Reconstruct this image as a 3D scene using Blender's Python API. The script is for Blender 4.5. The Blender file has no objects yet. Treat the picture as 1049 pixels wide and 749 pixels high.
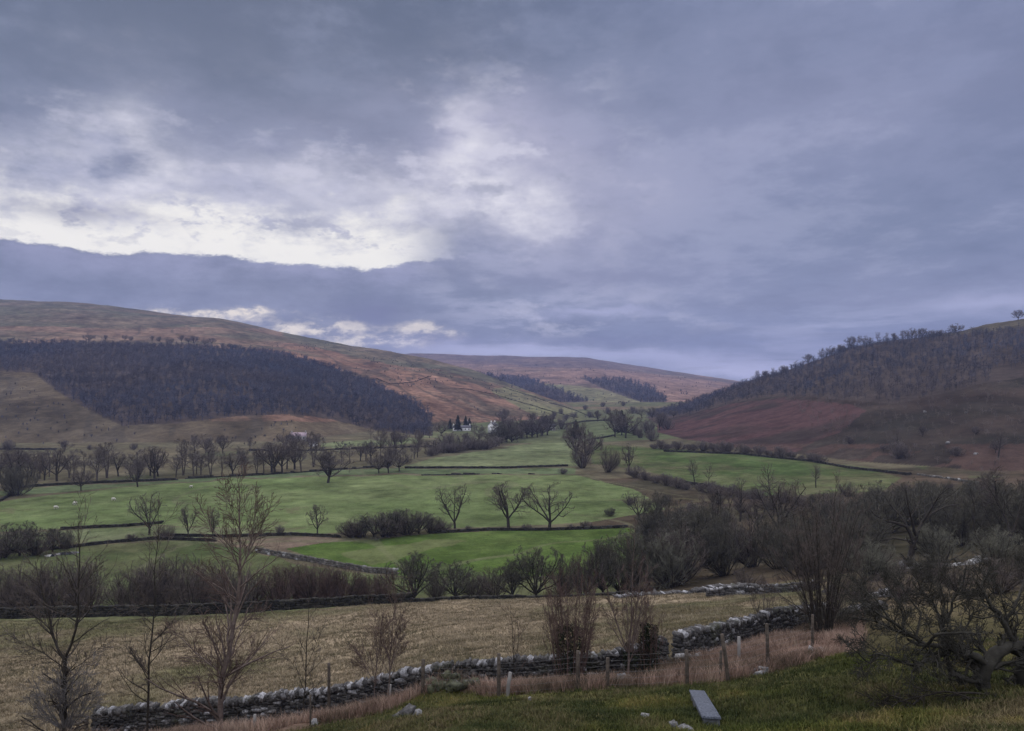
import bpy, math
import numpy as np
from math import radians

# ------------------------------------------------------------------ camera, sky, sun, exposure
F = 792.0; CU = 524.5; VH = 400.0; EYE = 60.0      # focal length and horizon row of the photograph, in its pixels
sc = bpy.context.scene
COL = sc.collection
cam_d = bpy.data.cameras.new('camera'); cam = bpy.data.objects.new('camera', cam_d); COL.objects.link(cam)
cam.location = (0, 0, EYE); cam.rotation_euler = (radians(90), 0, 0)
cam_d.sensor_width = 36; cam_d.lens = F / 1049 * 36; cam_d.shift_y = 25.5 / 1049
cam_d.clip_start = 0.2; cam_d.clip_end = 20000
sc.camera = cam
sc.view_settings.view_transform = 'Standard'; sc.view_settings.look = 'None'
sc.view_settings.gamma = 1; sc.view_settings.exposure = 0.0
sc.render.engine = 'CYCLES'
sc.cycles.use_denoising = True
sc.cycles.max_bounces = 4; sc.cycles.diffuse_bounces = 2; sc.cycles.glossy_bounces = 1; sc.cycles.volume_bounces = 0
sc.cycles.transmission_bounces = 1; sc.cycles.transparent_max_bounces = 4
sc.cycles.caustics_reflective = False; sc.cycles.caustics_refractive = False

SUN_AZ, SUN_EL = radians(-20), radians(34)
sun_d = bpy.data.lights.new('sun', 'SUN'); sun = bpy.data.objects.new('sun', sun_d); COL.objects.link(sun)
sun_d.energy = 1.35; sun_d.angle = radians(40); sun_d.color = (1.0, 0.93, 0.86)
sun.rotation_euler = (radians(90) - SUN_EL, 0, math.pi - SUN_AZ)
sun.location = (-200, 500, 400)

world = bpy.data.worlds.new('World'); sc.world = world; world.use_nodes = True
NT = world.node_tree; NT.nodes.clear()

class N:
    """tiny node-graph helper"""
    def __init__(s, nt): s.nt = nt
    def node(s, t, **kw):
        n = s.nt.nodes.new(t)
        for k, v in kw.items(): setattr(n, k, v)
        return n
    def put(s, sock, v):
        if hasattr(v, 'is_output'): s.nt.links.new(v, sock)
        elif v is not None: sock.default_value = v
    def m(s, op, a, b=None, c=None, clamp=False):
        n = s.node('ShaderNodeMath', operation=op, use_clamp=clamp)
        s.put(n.inputs[0], a)
        if b is not None: s.put(n.inputs[1], b)
        if c is not None: s.put(n.inputs[2], c)
        return n.outputs[0]
    def noise(s, vec, scale, detail=5, rough=0.55, dist=0.0, w=None):
        n = s.node('ShaderNodeTexNoise')
        if w is not None: n.noise_dimensions = '4D'; n.inputs['W'].default_value = w
        s.put(n.inputs['Vector'], vec); n.inputs['Scale'].default_value = scale
        n.inputs['Detail'].default_value = detail; n.inputs['Roughness'].default_value = rough
        n.inputs['Distortion'].default_value = dist
        return n.outputs['Fac']
    def mix(s, fac, a, b, blend='MIX'):
        n = s.node('ShaderNodeMix', data_type='RGBA', blend_type=blend)
        n.clamp_factor = True
        s.put(n.inputs[0], fac)
        for sock, v in ((n.inputs[6], a), (n.inputs[7], b)):
            if isinstance(v, tuple) and len(v) == 3: v = v + (1,)
            s.put(sock, v)
        return n.outputs[2]
    def step(s, x, a, b, lo=0.0, hi=1.0):
        n = s.node('ShaderNodeMapRange', interpolation_type='SMOOTHSTEP')
        s.put(n.inputs[0], x); n.inputs[1].default_value = a; n.inputs[2].default_value = b
        n.inputs[3].default_value = lo; n.inputs[4].default_value = hi
        return n.outputs[0]

def sky_world():
    g = N(NT)
    tc = g.node('ShaderNodeTexCoord')
    sep = g.node('ShaderNodeSeparateXYZ'); g.put(sep.inputs[0], tc.outputs['Generated'])
    x, y, z = sep.outputs
    az0 = g.m('ARCTAN2', x, y)
    el0 = g.m('ARCSINE', g.m('MULTIPLY', z, 0.9999))
    # cloud-plane coordinates: perspective of a flat cloud base overhead
    zz = g.m('ADD', g.m('MAXIMUM', z, 0.0), 0.16)
    comb = g.node('ShaderNodeCombineXYZ')
    g.put(comb.inputs[0], g.m('DIVIDE', x, zz)); g.put(comb.inputs[1], g.m('DIVIDE', y, zz))
    plane = comb.outputs[0]
    c2 = g.node('ShaderNodeCombineXYZ')
    g.put(c2.inputs[0], az0); g.put(c2.inputs[1], g.m('MULTIPLY', el0, 2.2))
    ae = c2.outputs[0]
    w1 = g.m('SUBTRACT', g.noise(ae, 5.0, 6, 0.6, w=1.0), 0.5)
    w2 = g.m('SUBTRACT', g.noise(ae, 5.0, 6, 0.6, w=7.0), 0.5)
    az = g.m('ADD', az0, g.m('MULTIPLY', w1, 0.26))
    el = g.m('ADD', el0, g.m('MULTIPLY', w2, 0.16))
    w3 = g.m('SUBTRACT', g.noise(ae, 16.0, 5, 0.6, w=3.0), 0.5)
    w4 = g.m('SUBTRACT', g.noise(ae, 16.0, 5, 0.6, w=5.0), 0.5)
    azf = g.m('ADD', az0, g.m('MULTIPLY', w3, 0.10))
    elf = g.m('ADD', el0, g.m('MULTIPLY', w4, 0.04))
    A = lambda u: math.atan((u - CU) / F)
    E = lambda u, v: math.atan((VH - v) / F * math.cos(A(u)))
    def blob(u, v, su, sv, amp=1.0, a=az, e=el, rot=0.0):
        da = g.m('SUBTRACT', a, A(u)); de = g.m('SUBTRACT', e, E(u, v))
        if rot:
            c, s_ = math.cos(rot), math.sin(rot)
            da, de = (g.m('ADD', g.m('MULTIPLY', da, c), g.m('MULTIPLY', de, s_)),
                      g.m('SUBTRACT', g.m('MULTIPLY', de, c), g.m('MULTIPLY', da, s_)))
        q = g.m('ADD', g.m('POWER', g.m('ABSOLUTE', g.m('DIVIDE', da, su / F)), 2.0),
                g.m('POWER', g.m('ABSOLUTE', g.m('DIVIDE', de, sv / F)), 2.0))
        return g.m('MULTIPLY', g.m('EXPONENT', g.m('MULTIPLY', q, -1.0)), amp)
    def total(bs):
        t = bs[0]
        for b in bs[1:]: t = g.m('ADD', t, b)
        return t
    # broad cloud cover
    n1 = g.noise(plane, 0.95, 12, 0.62, 0.15, w=2.0)
    n2 = g.noise(plane, 2.8, 12, 0.66, 0.1, w=4.0)
    n3 = g.noise(ae, 5.0, 12, 0.62, 0.1, w=11.0)
    cl = g.m('ADD', g.m('MULTIPLY', n1, 0.6), g.m('ADD', g.m('MULTIPLY', n2, 0.28), g.m('MULTIPLY', n3, 0.3)))
    t = g.step(cl, 0.47, 0.71)
    dark, mid, light = (0.108, 0.140, 0.215), (0.205, 0.240, 0.350), (0.42, 0.44, 0.58)
    base = g.mix(g.step(t, 0.0, 0.55), dark, mid)
    base = g.mix(g.step(t, 0.5, 1.0), base, light)
    # the right side is smoother and bluer, the top left greyer
    side = g.step(az0, A(420), A(760))
    base = g.mix(g.m('MULTIPLY', side, 0.5), base, (0.24, 0.275, 0.445))
    topd = total([blob(250, 95, 330, 55, 0.75), blob(30, 60, 110, 60, 0.35), blob(640, 40, 200, 60, 0.3), blob(930, 230, 160, 55, 0.4)])
    base = g.mix(g.m('MULTIPLY', topd, 0.6), base, (0.142, 0.178, 0.25))
    # lighter, lilac parts
    lil = total([blob(300, 150, 260, 60, 0.35), blob(520, 190, 140, 80, 0.75), blob(500, 130, 50, 45, 0.6),
                 blob(900, 300, 220, 28, 0.25), blob(620, 250, 90, 60, 0.35), blob(860, 110, 190, 60, 0.28)])
    base = g.mix(lil, base, (0.37, 0.375, 0.52))
    # ragged bright openings
    rag = g.m('ADD', 0.55, g.m('MULTIPLY', g.m('ADD', w3, w1), 2.2))
    br = total([blob(130, 170, 40, 44, 1.0), blob(250, 205, 260, 30, 0.75), blob(487, 152, 40, 56, 0.95, rot=0.3),
                blob(540, 212, 46, 24, 0.85), blob(420, 190, 120, 30, 0.5), blob(40, 205, 90, 22, 0.6)])
    br = g.m('MULTIPLY', br, rag)
    base = g.mix(g.m('MULTIPLY', br, 0.85), base, (0.86, 0.84, 0.90))
    # crisp wisps
    wn = g.noise(ae, 10.0, 12, 0.64, 0.12, w=31.0); wz = g.m('MULTIPLY', total([blob(260, 190, 300, 60, 1.0), blob(500, 170, 90, 80, 1.0), blob(560, 330, 220, 30, 0.6)]), g.step(wn, 0.51, 0.64))
    base = g.mix(g.m('MULTIPLY', wz, 0.8), base, (0.66, 0.65, 0.76))
    wd = g.m('MULTIPLY', total([blob(260, 190, 320, 70, 1.0), blob(520, 180, 90, 70, 0.7)]), g.step(wn, 0.48, 0.36))
    base = g.mix(g.m('MULTIPLY', wd, 0.35), base, (0.21, 0.235, 0.34))
    # the bright gap above the edge of the cloud bank
    fc = g.node('ShaderNodeFloatCurve')
    cur = fc.mapping.curves[0]
    pts = [(-200, 222), (0, 243), (45, 250), (95, 259), (160, 262), (230, 265), (330, 273), (385, 276), (430, 270), (480, 262), (560, 255), (700, 250)]
    xs = lambda u: (A(u) + 0.8) / 1.6
    ys = lambda u, v: E(u, v) / 0.6
    while len(cur.points) < len(pts): cur.points.new(0.5, 0.5)
    for p, (u, v) in zip(cur.points, pts): p.location = (xs(u), ys(u, v))
    fc.mapping.update()
    g.put(fc.inputs['Value'], g.m('DIVIDE', g.m('ADD', azf, 0.8), 1.6))
    edge = g.m('MULTIPLY', fc.outputs[0], 0.6)
    puff = g.m('MULTIPLY', g.m('SUBTRACT', g.noise(ae, 15.0, 10, 0.70, w=9.0), 0.5), 0.040)
    d = g.m('SUBTRACT', g.m('ADD', el0, puff), edge)
    horiz = g.m('MULTIPLY', g.step(az0, A(-700), A(-60)), g.step(az, A(370), A(490), 1.0, 0.0))
    above = g.m('MULTIPLY', g.step(d, -0.002, 0.004), horiz)
    dw = g.m('ADD', d, g.m('MULTIPLY', g.m('ADD', w4, g.m('MULTIPLY', w2, 0.8)), -0.16))
    glow = g.m('MULTIPLY', above, g.step(dw, 0.018, 0.085, 1.0, 0.0))
    glow2 = g.m('MULTIPLY', above, g.step(dw, 0.03, 0.15, 0.6, 0.0))
    base = g.mix(glow2, base, (0.56, 0.56, 0.68))
    scrap = g.step(g.noise(c2.outputs[0], 17.0, 10, 0.64, 0.1, w=51.0), 0.52, 0.62)
    glow = g.m('MULTIPLY', glow, g.m('SUBTRACT', 1.0, g.m('MULTIPLY', scrap, g.step(d, 0.0, 0.05, 0.25, 0.95))))
    base = g.mix(glow, base, (1.0, 0.97, 0.91))
    # the bank itself
    below = g.m('MULTIPLY', g.step(d, 0.003, -0.004), g.m('MULTIPLY', g.step(az, A(370), A(560), 1.0, 0.0), 1.0))
    bankn = g.noise(ae, 8.0, 12, 0.64, w=13.0)
    bank = g.mix(g.step(bankn, 0.35, 0.7), (0.160, 0.185, 0.285), (0.265, 0.29, 0.43))
    rim = g.m('MULTIPLY', g.step(d, -0.035, 0.0), g.step(bankn, 0.3, 0.65))
    bank = g.mix(g.m('MULTIPLY', rim, 0.6), bank, (0.40, 0.40, 0.60))
    base = g.mix(g.m('MULTIPLY', below, 0.85), base, bank)
    # streaks of light near the skyline
    lowband = g.m('MULTIPLY', g.step(el0, 0.095, 0.02), g.step(az0, A(250), A(420)))
    base = g.mix(g.m('MULTIPLY', lowband, 0.25), base, (0.38, 0.40, 0.60))
    sl = total([blob(350, 336, 30, 9, 1.1, azf, elf), blob(395, 350, 60, 6, 1.0, azf, elf), blob(432, 338, 34, 9, 1.0, azf, elf),
                blob(225, 321, 60, 6, 0.8, azf, elf), blob(300, 338, 36, 6, 0.7, azf, elf),
                blob(200, 326, 60, 6, 0.6, azf, elf)])
    ragf = g.noise(ae, 30.0, 4, 0.6, w=21.0)
    sl = g.m('MULTIPLY', g.step(g.m('MULTIPLY', sl, g.m('SUBTRACT', g.m('MULTIPLY', ragf, 3.4), 0.75)), 0.1, 0.95), 1.0)
    rs = g.step(g.noise(c2.outputs[0], 24.0, 10, 0.66, 0.1, w=61.0), 0.44, 0.60)
    sl = g.m('MULTIPLY', sl, g.m('SUBTRACT', 1.0, g.m('MULTIPLY', rs, 0.92)))
    base = g.mix(sl, base, (0.98, 0.88, 0.76))
    sl2 = total([blob(700, 367, 90, 9, 0.6, azf, elf), blob(760, 380, 60, 8, 0.9, azf, elf), blob(560, 362, 90, 7, 0.6, azf, elf),
                 blob(480, 355, 80, 10, 0.6, azf, elf), blob(620, 322, 60, 5, 0.5, azf, elf), blob(1030, 308, 60, 9, 0.5, azf, elf)])
    base = g.mix(sl2, base, (0.55, 0.56, 0.80))
    c3 = g.node('ShaderNodeCombineXYZ'); g.put(c3.inputs[0], g.m('MULTIPLY', az0, 1.6)); g.put(c3.inputs[1], g.m('MULTIPLY', el0, 16.0))
    st = g.noise(c3.outputs[0], 2.2, 8, 0.62, 0.4, w=41.0)
    lowm = g.m('MULTIPLY', g.step(el0, 0.14, 0.03), g.step(az0, A(330), A(520)))
    base = g.mix(g.m('MULTIPLY', lowm, g.m('MULTIPLY', g.step(st, 0.50, 0.66), 0.75)), base, (0.50, 0.53, 0.72))
    base = g.mix(g.m('MULTIPLY', lowm, g.m('MULTIPLY', g.step(st, 0.50, 0.36), 0.7)), base, (0.19, 0.215, 0.32))
    # dark ragged scraps of cloud in front of the light
    sd = total([blob(378, 322, 30, 13, 0.9, azf, elf), blob(455, 348, 30, 6, 0.6, azf, elf), blob(85, 217, 55, 9, 0.55, azf, elf),
                blob(600, 285, 110, 9, 0.3, azf, elf), blob(600, 350, 60, 5, 0.4, azf, elf)])
    base = g.mix(sd, base, (0.17, 0.185, 0.31))
    # out of view, overhead and behind, the sky is brightened as fill for the ground
    up = g.step(el0, radians(31), radians(62))
    back = g.step(y, 0.15, -0.5)
    sky_fill = g.m('MAXIMUM', up, g.m('MULTIPLY', back, 0.75))
    base = g.mix(sky_fill, base, g.mix(t, (1.25, 1.27, 1.38), (1.9, 1.88, 1.95)))
    sky = g.node('ShaderNodeTexSky', sky_type='NISHITA', sun_disc=False)
    sky.sun_elevation = SUN_EL; sky.sun_rotation = SUN_AZ
    b1 = g.node('ShaderNodeBackground'); g.put(b1.inputs[0], base); b1.inputs[1].default_value = 1.0
    b2 = g.node('ShaderNodeBackground'); g.put(b2.inputs[0], sky.outputs[0]); b2.inputs[1].default_value = 0.05
    ms = g.node('ShaderNodeMixShader'); ms.inputs[0].default_value = 0.04      # a little clear sky through the cloud
    g.put(ms.inputs[1], b1.outputs[0]); g.put(ms.inputs[2], b2.outputs[0])
    out = g.node('ShaderNodeOutputWorld'); g.put(out.inputs[0], ms.outputs[0])
sky_world()

# ------------------------------------------------------------------ helpers
RNG = np.random.default_rng(11)
_tab = np.random.default_rng(5).random((8, 256, 256))
def vnoise(x, y, s=0):
    t = _tab[s % 8]
    xi = np.floor(x).astype(np.int64); yi = np.floor(y).astype(np.int64)
    fx = x - xi; fy = y - yi
    fx = fx * fx * (3 - 2 * fx); fy = fy * fy * (3 - 2 * fy)
    x0, x1, y0, y1 = xi & 255, (xi + 1) & 255, yi & 255, (yi + 1) & 255
    return (t[x0, y0] * (1 - fx) + t[x1, y0] * fx) * (1 - fy) + (t[x0, y1] * (1 - fx) + t[x1, y1] * fx) * fy
def fbm(x, y, sc_, oct_=4, s=0):
    x = np.asarray(x, float) / sc_ + 37.1 * s; y = np.asarray(y, float) / sc_ + 11.7 * s
    a, t, n = 0.5, 0.0, 0.0
    for o in range(oct_):
        t = t + a * (vnoise(x, y, s + o) - 0.5); n += a
        x = x * 2.03 + 5.3; y = y * 2.03 + 9.1; a *= 0.5
    return t / n * 2          # about -1 .. 1
def sstep(x, a, b):
    t = np.clip((x - a) / (b - a), 0, 1); return t * t * (3 - 2 * t)
def lerp(a, b, t): return a + (b - a) * t

# ------------------------------------------------------------------ terrain heights (metres relative to the eye)
_U = np.array([-250, 0, 150, 300, 450, 600, 750, 900, 1050, 1300.])
_TB = [
 (0,   [-1.7] * 10),
 (8,   [-5.0, -4.8, -4.6, -4.4, -4.2, -4.1, -4.0, -4.0, -3.9, -3.7]),
 (18,  [-9.6, -9.2, -9.0, -8.4, -7.75, -7.7, -7.6, -7.3, -6.9, -6.2]),
 (25,  [-12.0, -11.6, -11.3, -10.9, -9.9, -9.7, -9.2, -8.5, -8.05, -7.3]),
 (35,  [-16.6, -16.2, -15.9, -15.2, -13.6, -13.2, -12.15, -11.2, -10.5, -9.5]),
 (50,  [-20.4, -20.0, -19.9, -19.2, -17.4, -16.7, -15.5, -14.5, -13.4, -12]),
 (70,  [-24.2, -23.7, -23.5, -22.9, -21.2, -20.8, -19.4, -18.2, -16.8, -15]),
 (90,  [-27.6, -27.3, -26.9, -26.0, -24.7, -24.2, -23.5, -21.8, -19.8, -18]),
 (104, [-30.6, -30.6, -30.4, -29.6, -28.3, -27.9, -26.8, -23.8, -21.6, -20]),
 (120, [-35.0, -35.0, -34.8, -34.2, -32.6, -32.2, -29.6, -26.5, -23.9, -22]),
 (140, [-37.8, -37.8, -37.6, -37.5, -36.5, -36.0, -32.5, -29.0, -26.0, -24]),
 (180, [-38.5, -38.5, -38.5, -38.5, -38.2, -37.6, -35.5, -31.5, -28.5, -26]),
 (230, [-38.6, -38.6, -38.6, -38.6, -38.6, -38.2, -37.0, -33.0, -30.0, -27]),
 (300, [-38.5, -38.5, -38.5, -38.5, -38.5, -38.2, -37.0, -34.0, -32.0, -29]),
 (400, [-38.2, -38.2, -38.2, -38.0, -38.0, -37.5, -35.3, -33.0, -29.0, -26]),
 (550, [-37.5, -37.8, -37.8, -37.6, -37.5, -36.8, -32.0, -28.0, -22.0, -18]),
 (750, [-36.5, -36.8, -36.8, -36.8, -36.8, -35.5, -30, -22, -16, -10]),
 (1000, [-34] * 10), (1500, [-25] * 10), (2500, [-10] * 10), (4500, [0] * 10), (9000, [20] * 10)]
_su = np.arange(-250, 1301, 10.0)
_LY = lambda Y: np.log(np.maximum(Y, 0) + 10.0)
_sy = np.linspace(_LY(0), _LY(9000), 400)
_t = np.array([r[1] for r in _TB], float); _ty = _LY(np.array([r[0] for r in _TB], float))
_a = np.array([np.interp(_su, _U, r) for r in _t])
_b = np.array([np.interp(_sy, _ty, _a[:, j]) for j in range(len(_su))])      # [u, y]
def _blur(a, axis, k):
    w = np.exp(-np.linspace(-2, 2, 2 * k + 1) ** 2); w /= w.sum()
    p = np.pad(a, [(k, k) if i == axis else (0, 0) for i in range(2)], mode='edge')
    return np.apply_along_axis(lambda m: np.convolve(m, w, 'valid'), axis, p)
_b = _blur(_blur(_b, 0, 7), 1, 4)
def bilin(tab, su, sy, u, ly):
    i = np.clip((u - su[0]) / (su[1] - su[0]), 0, len(su) - 1.001); j = np.clip((ly - sy[0]) / (sy[1] - sy[0]), 0, len(sy) - 1.001)
    i0 = i.astype(int); j0 = j.astype(int); fi = i - i0; fj = j - j0
    return (tab[i0, j0] * (1 - fi) + tab[i0 + 1, j0] * fi) * (1 - fj) + (tab[i0, j0 + 1] * (1 - fi) + tab[i0 + 1, j0 + 1] * fi) * fj
def crv(u, pts):
    p = np.array(pts, float); return np.interp(u, p[:, 0], p[:, 1])
LC = [(-300, 306), (0, 307), (60, 309), (110, 314), (150, 319), (225, 326), (300, 343), (360, 356), (400, 361), (440, 368), (480, 378), (520, 393), (560, 408), (600, 422), (650, 436), (700, 450)]
LCY = [(-300, 2200), (0, 2100), (300, 1900), (450, 1600), (600, 1250), (700, 1000)]
LFY = [(-300, 520), (0, 540), (300, 560), (450, 800), (600, 980), (700, 980)]
FC = [(300, 372), (380, 367), (420, 362), (480, 364), (540, 365), (600, 366), (640, 373), (680, 380), (740, 388), (800, 397), (1100, 399)]
RC = [(600, 440), (640, 428), (680, 419), (700, 415), (745, 398), (780, 386), (800, 382), (840, 368), (870, 356), (900, 350), (950, 344), (985, 338), (1010, 331), (1049, 326), (1300, 318)]
RCY = [(600, 1300), (680, 1150), (745, 1000), (900, 850), (1049, 800), (1300, 760)]
RFY = [(600, 850), (640, 750), (700, 540), (750, 460), (870, 370), (1000, 310), (1300, 280)]
def hill(u, Y, base, crest, cy, fy, p, fall):
    vc, yc, yf = crv(u, crest), crv(u, cy), crv(u, fy)
    zf = bilin(_b, _su, _sy, u, _LY(yf)); zc = (VH - vc) / F * yc
    s = np.clip((Y - yf) / (yc - yf), 0, 1)
    z = zf + (zc - zf) * s ** p
    z = np.where(Y > yc, zc - (Y - yc) * fall, z)
    return np.where(Y < yf, -1e3, z)
def zrel(X, Y, detail=True):
    """height of the ground above the eye at world X, Y"""
    X = np.asarray(X, float); Y = np.asarray(Y, float)
    u = CU + F * X / np.maximum(Y, 14.0)
    z = bilin(_b, _su, _sy, u, _LY(Y))
    k = 3.0
    for h in (hill(u, Y, z, LC, LCY, LFY, 0.92, 0.10), hill(u, Y, z, FC, [(0, 3900), (1300, 3900)], [(0, 1750), (450, 1750), (700, 1500), (1300, 1500)], 1.0, 0.1),
              hill(u, Y, z, RC, RCY, RFY, 0.95, 0.12)):
        z = np.maximum(z, h) + 0.0
    if detail:
        far = sstep(Y, 350, 1100)
        rel = far * (fbm(X, Y, 160, 5, 1) * 5.0 + fbm(X + Y * 0.4, Y, 420, 3, 4) * 7.0)
        crest_guard = 1.0
        z = z + rel * crest_guard
        near = 1 - sstep(Y, 90, 130)
        z = z + near * (fbm(X, Y, 5.5, 4, 2) * 0.30 + fbm(X, Y, 1.4, 3, 3) * 0.15) * sstep(Y, 6, 14)
        # a mossy hummock on the near edge, at the foot of the wall
        z = z + 0.55 * np.exp(-(((X - HUM[0]) / 1.3) ** 2 + ((Y - HUM[1]) / 0.8) ** 2))
        z = z + (1 - near) * (1 - far) * fbm(X, Y, 40, 3, 6) * 0.25
    return z
HUM = ((462 - CU) / F * 25.5, 25.5)
_YS = np.exp(np.linspace(math.log(10), math.log(6000), 1400))
def hit(u, v, y0=0, y1=9999):
    """distance at which the sight line through pixel (u, v) first meets the ground"""
    ys = _YS[(_YS > y0) & (_YS < y1)]
    x = (u - CU) / F * ys
    vg = VH - F * zrel(x, ys) / ys
    i = np.argmax(vg <= v)
    return ys[i] if (vg <= v).any() else ys[-1]
def gz(X, Y): return float(zrel(np.array([X]), np.array([Y]))[0]) + EYE
def spot(u, v=None, Y=None, y0=0, y1=9999):
    if Y is None: Y = hit(u, v, y0, y1)
    X = (u - CU) / F * Y
    return np.array([X, Y, gz(X, Y)])
def P3(u, v, Y): return np.array([(u - CU) / F * Y, Y, EYE + (VH - v) / F * Y])

def in_poly(u, v, poly):
    c = np.zeros(u.shape, bool); n = len(poly)
    for i in range(n):
        x0, y0 = poly[i]; x1, y1 = poly[(i + 1) % n]
        if y0 == y1: continue
        c ^= ((y0 > v) != (y1 > v)) & (u < (x1 - x0) * (v - y0) / (y1 - y0) + x0)
    return c

# ------------------------------------------------------------------ mesh building
class G:
    def __init__(s): s.v = []; s.f = {}; s.n = 0; s.c = []
    def add(s, verts, faces, col=None):
        verts = np.asarray(verts, float).reshape(-1, 3); faces = np.asarray(faces, np.int64)
        s.v.append(verts); s.f.setdefault(faces.shape[1], []).append(faces + s.n); s.n += len(verts)
        if col is None: col = (1, 1, 1)
        col = np.asarray(col, float)
        s.c.append(np.broadcast_to(col, (len(verts), 3)) if col.ndim == 1 else col)
    def box(s, c, size, rot=0.0, col=None, tilt=None):
        h = np.array(size) / 2
        v = np.array([[x, y, z] for z in (-1, 1) for y in (-1, 1) for x in (-1, 1)], float) * h
        if tilt is not None: v = v @ tilt.T
        cr, sr = math.cos(rot), math.sin(rot)
        v = v @ np.array([[cr, sr, 0], [-sr, cr, 0], [0, 0, 1]]) + np.array(c)
        s.add(v, [[0, 2, 3, 1], [4, 5, 7, 6], [0, 1, 5, 4], [2, 6, 7, 3], [0, 4, 6, 2], [1, 3, 7, 5]], col)
    def build(s, name, mat, parent=None, origin=None, smooth=False, colour=False):
        me = bpy.data.meshes.new(name)
        v = np.concatenate(s.v)
        if origin is not None: v = v - np.asarray(origin)
        me.vertices.add(len(v)); me.vertices.foreach_set('co', v.astype(np.float32).ravel())
        loops, starts, tot = [], [], 0
        for k, fl in s.f.items():
            f = np.concatenate(fl); loops.append(f.ravel()); starts.append(tot + np.arange(len(f)) * k); tot += f.size
        loops = np.concatenate(loops); starts = np.concatenate(starts)
        me.loops.add(len(loops)); me.loops.foreach_set('vertex_index', loops.astype(np.int32))
        me.polygons.add(len(starts)); me.polygons.foreach_set('loop_start', starts.astype(np.int32))
        if smooth: me.polygons.foreach_set('use_smooth', np.ones(len(starts), bool))
        if colour:
            a = me.color_attributes.new('cover', 'FLOAT_COLOR', 'POINT')
            c = np.concatenate([np.concatenate(s.c), np.ones((len(v), 1))], 1)
            a.data.foreach_set('color', c.astype(np.float32).ravel())
        me.update(calc_edges=True)
        me.materials.append(mat)
        o = bpy.data.objects.new(name, me); COL.objects.link(o)
        if parent is not None: o.parent = parent
        if origin is not None and parent is None: o.location = origin
        return o

def tubes(g, P, R, k=3, col=None):
    """P (B, n, 3) centre lines, R (B, n) radii"""
    P = np.asarray(P, float); R = np.asarray(R, float)
    B, n, _ = P.shape
    T = np.gradient(P, axis=1); T /= np.linalg.norm(T, axis=2, keepdims=True) + 1e-9
    m = P[:, -1] - P[:, 0]; m /= np.linalg.norm(m, axis=1, keepdims=True) + 1e-9
    ref = np.where(np.abs(m[:, 2:3]) > 0.8, np.array([[1., 0.1, 0]]), np.array([[0, 0.1, 1.]]))
    ref = np.repeat(ref[:, None, :], n, 1)
    a = np.cross(T, ref); a /= np.linalg.norm(a, axis=2, keepdims=True) + 1e-9
    b = np.cross(T, a)
    th = np.arange(k) / k * 2 * math.pi
    V = P[:, :, None, :] + R[:, :, None, None] * (np.cos(th)[None, None, :, None] * a[:, :, None, :] + np.sin(th)[None, None, :, None] * b[:, :, None, :])
    idx = np.arange(B * n * k).reshape(B, n, k)
    q = np.stack([idx[:, :-1], np.roll(idx, -1, 2)[:, :-1], np.roll(idx, -1, 2)[:, 1:], idx[:, 1:]], -1).reshape(-1, 4)
    c = None
    if col is not None: c = np.repeat(np.broadcast_to(col, (B, 3)), n * k, 0)
    g.add(V.reshape(-1, 3), q, c)

def unit(a): return a / (np.linalg.norm(a, axis=-1, keepdims=True) + 1e-9)
def lines(S, D, L, R, n, wob, trop, rg, tip=0.25):
    """grow B branches of n points from S along D"""
    B = len(S); P = np.zeros((B, n, 3)); P[:, 0] = S; d = unit(D)
    st = (L / (n - 1))[:, None]
    for i in range(1, n):
        P[:, i] = P[:, i - 1] + d * st
        d = unit(d + rg.normal(0, wob, (B, 3)) + np.array([0, 0, trop]))
    return P, R[:, None] * np.linspace(1, tip, n)[None, :]
def offspring(P, R, c, ang, ratio, rr, t0, rg, angv=0.25, lenfall=0.5, minr=0.004, L=None):
    B, n, _ = P.shape
    t = t0 + (1 - t0) * (np.arange(c)[None, :] + rg.random((B, c))) / c
    t = np.clip(t, 0, 0.999)
    f = t * (n - 1); i = f.astype(int); w = (f - i)[..., None]
    bi = np.arange(B)[:, None]
    S = P[bi, i] * (1 - w) + P[bi, i + 1] * w
    pr = R[bi, i] * (1 - w[..., 0]) + R[bi, i + 1] * w[..., 0]
    d = unit(P[bi, i + 1] - P[bi, i])
    r = rg.normal(0, 1, d.shape); r = unit(r - (r * d).sum(-1, keepdims=True) * d)
    a = ang * (1 + rg.normal(0, angv, t.shape))[..., None]
    D = d * np.cos(a) + r * np.sin(a)
    pl = np.linalg.norm(np.diff(P, axis=1), axis=2).sum(1)[:, None] if L is None else L
    ln = pl * ratio * (1 - lenfall * (t - t0) / (1 - t0 + 1e-6)) * rg.uniform(0.65, 1.25, t.shape)
    rad = np.maximum(pr * rr, minr)
    return S.reshape(-1, 3), D.reshape(-1, 3), ln.reshape(-1), rad.reshape(-1)
def ramify(P, R, levels, rg, minr=0.006):
    """returns [(P, R), ...] of the further levels"""
    out = []
    for lv in levels:
        S, D, L, r = offspring(P, R, lv['c'], lv['ang'], lv['ratio'], lv.get('rr', 0.6), lv.get('t0', 0.2), rg, minr=minr, lenfall=lv.get('fall', 0.5), angv=lv.get('av', 0.25))
        P, R = lines(S, D, L, r, lv.get('n', 4), lv.get('wob', 0.2), lv.get('trop', 0.08), rg, lv.get('tip', 0.3))
        R = np.maximum(R, minr * 0.7)
        out.append((P, R))
    return out

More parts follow.
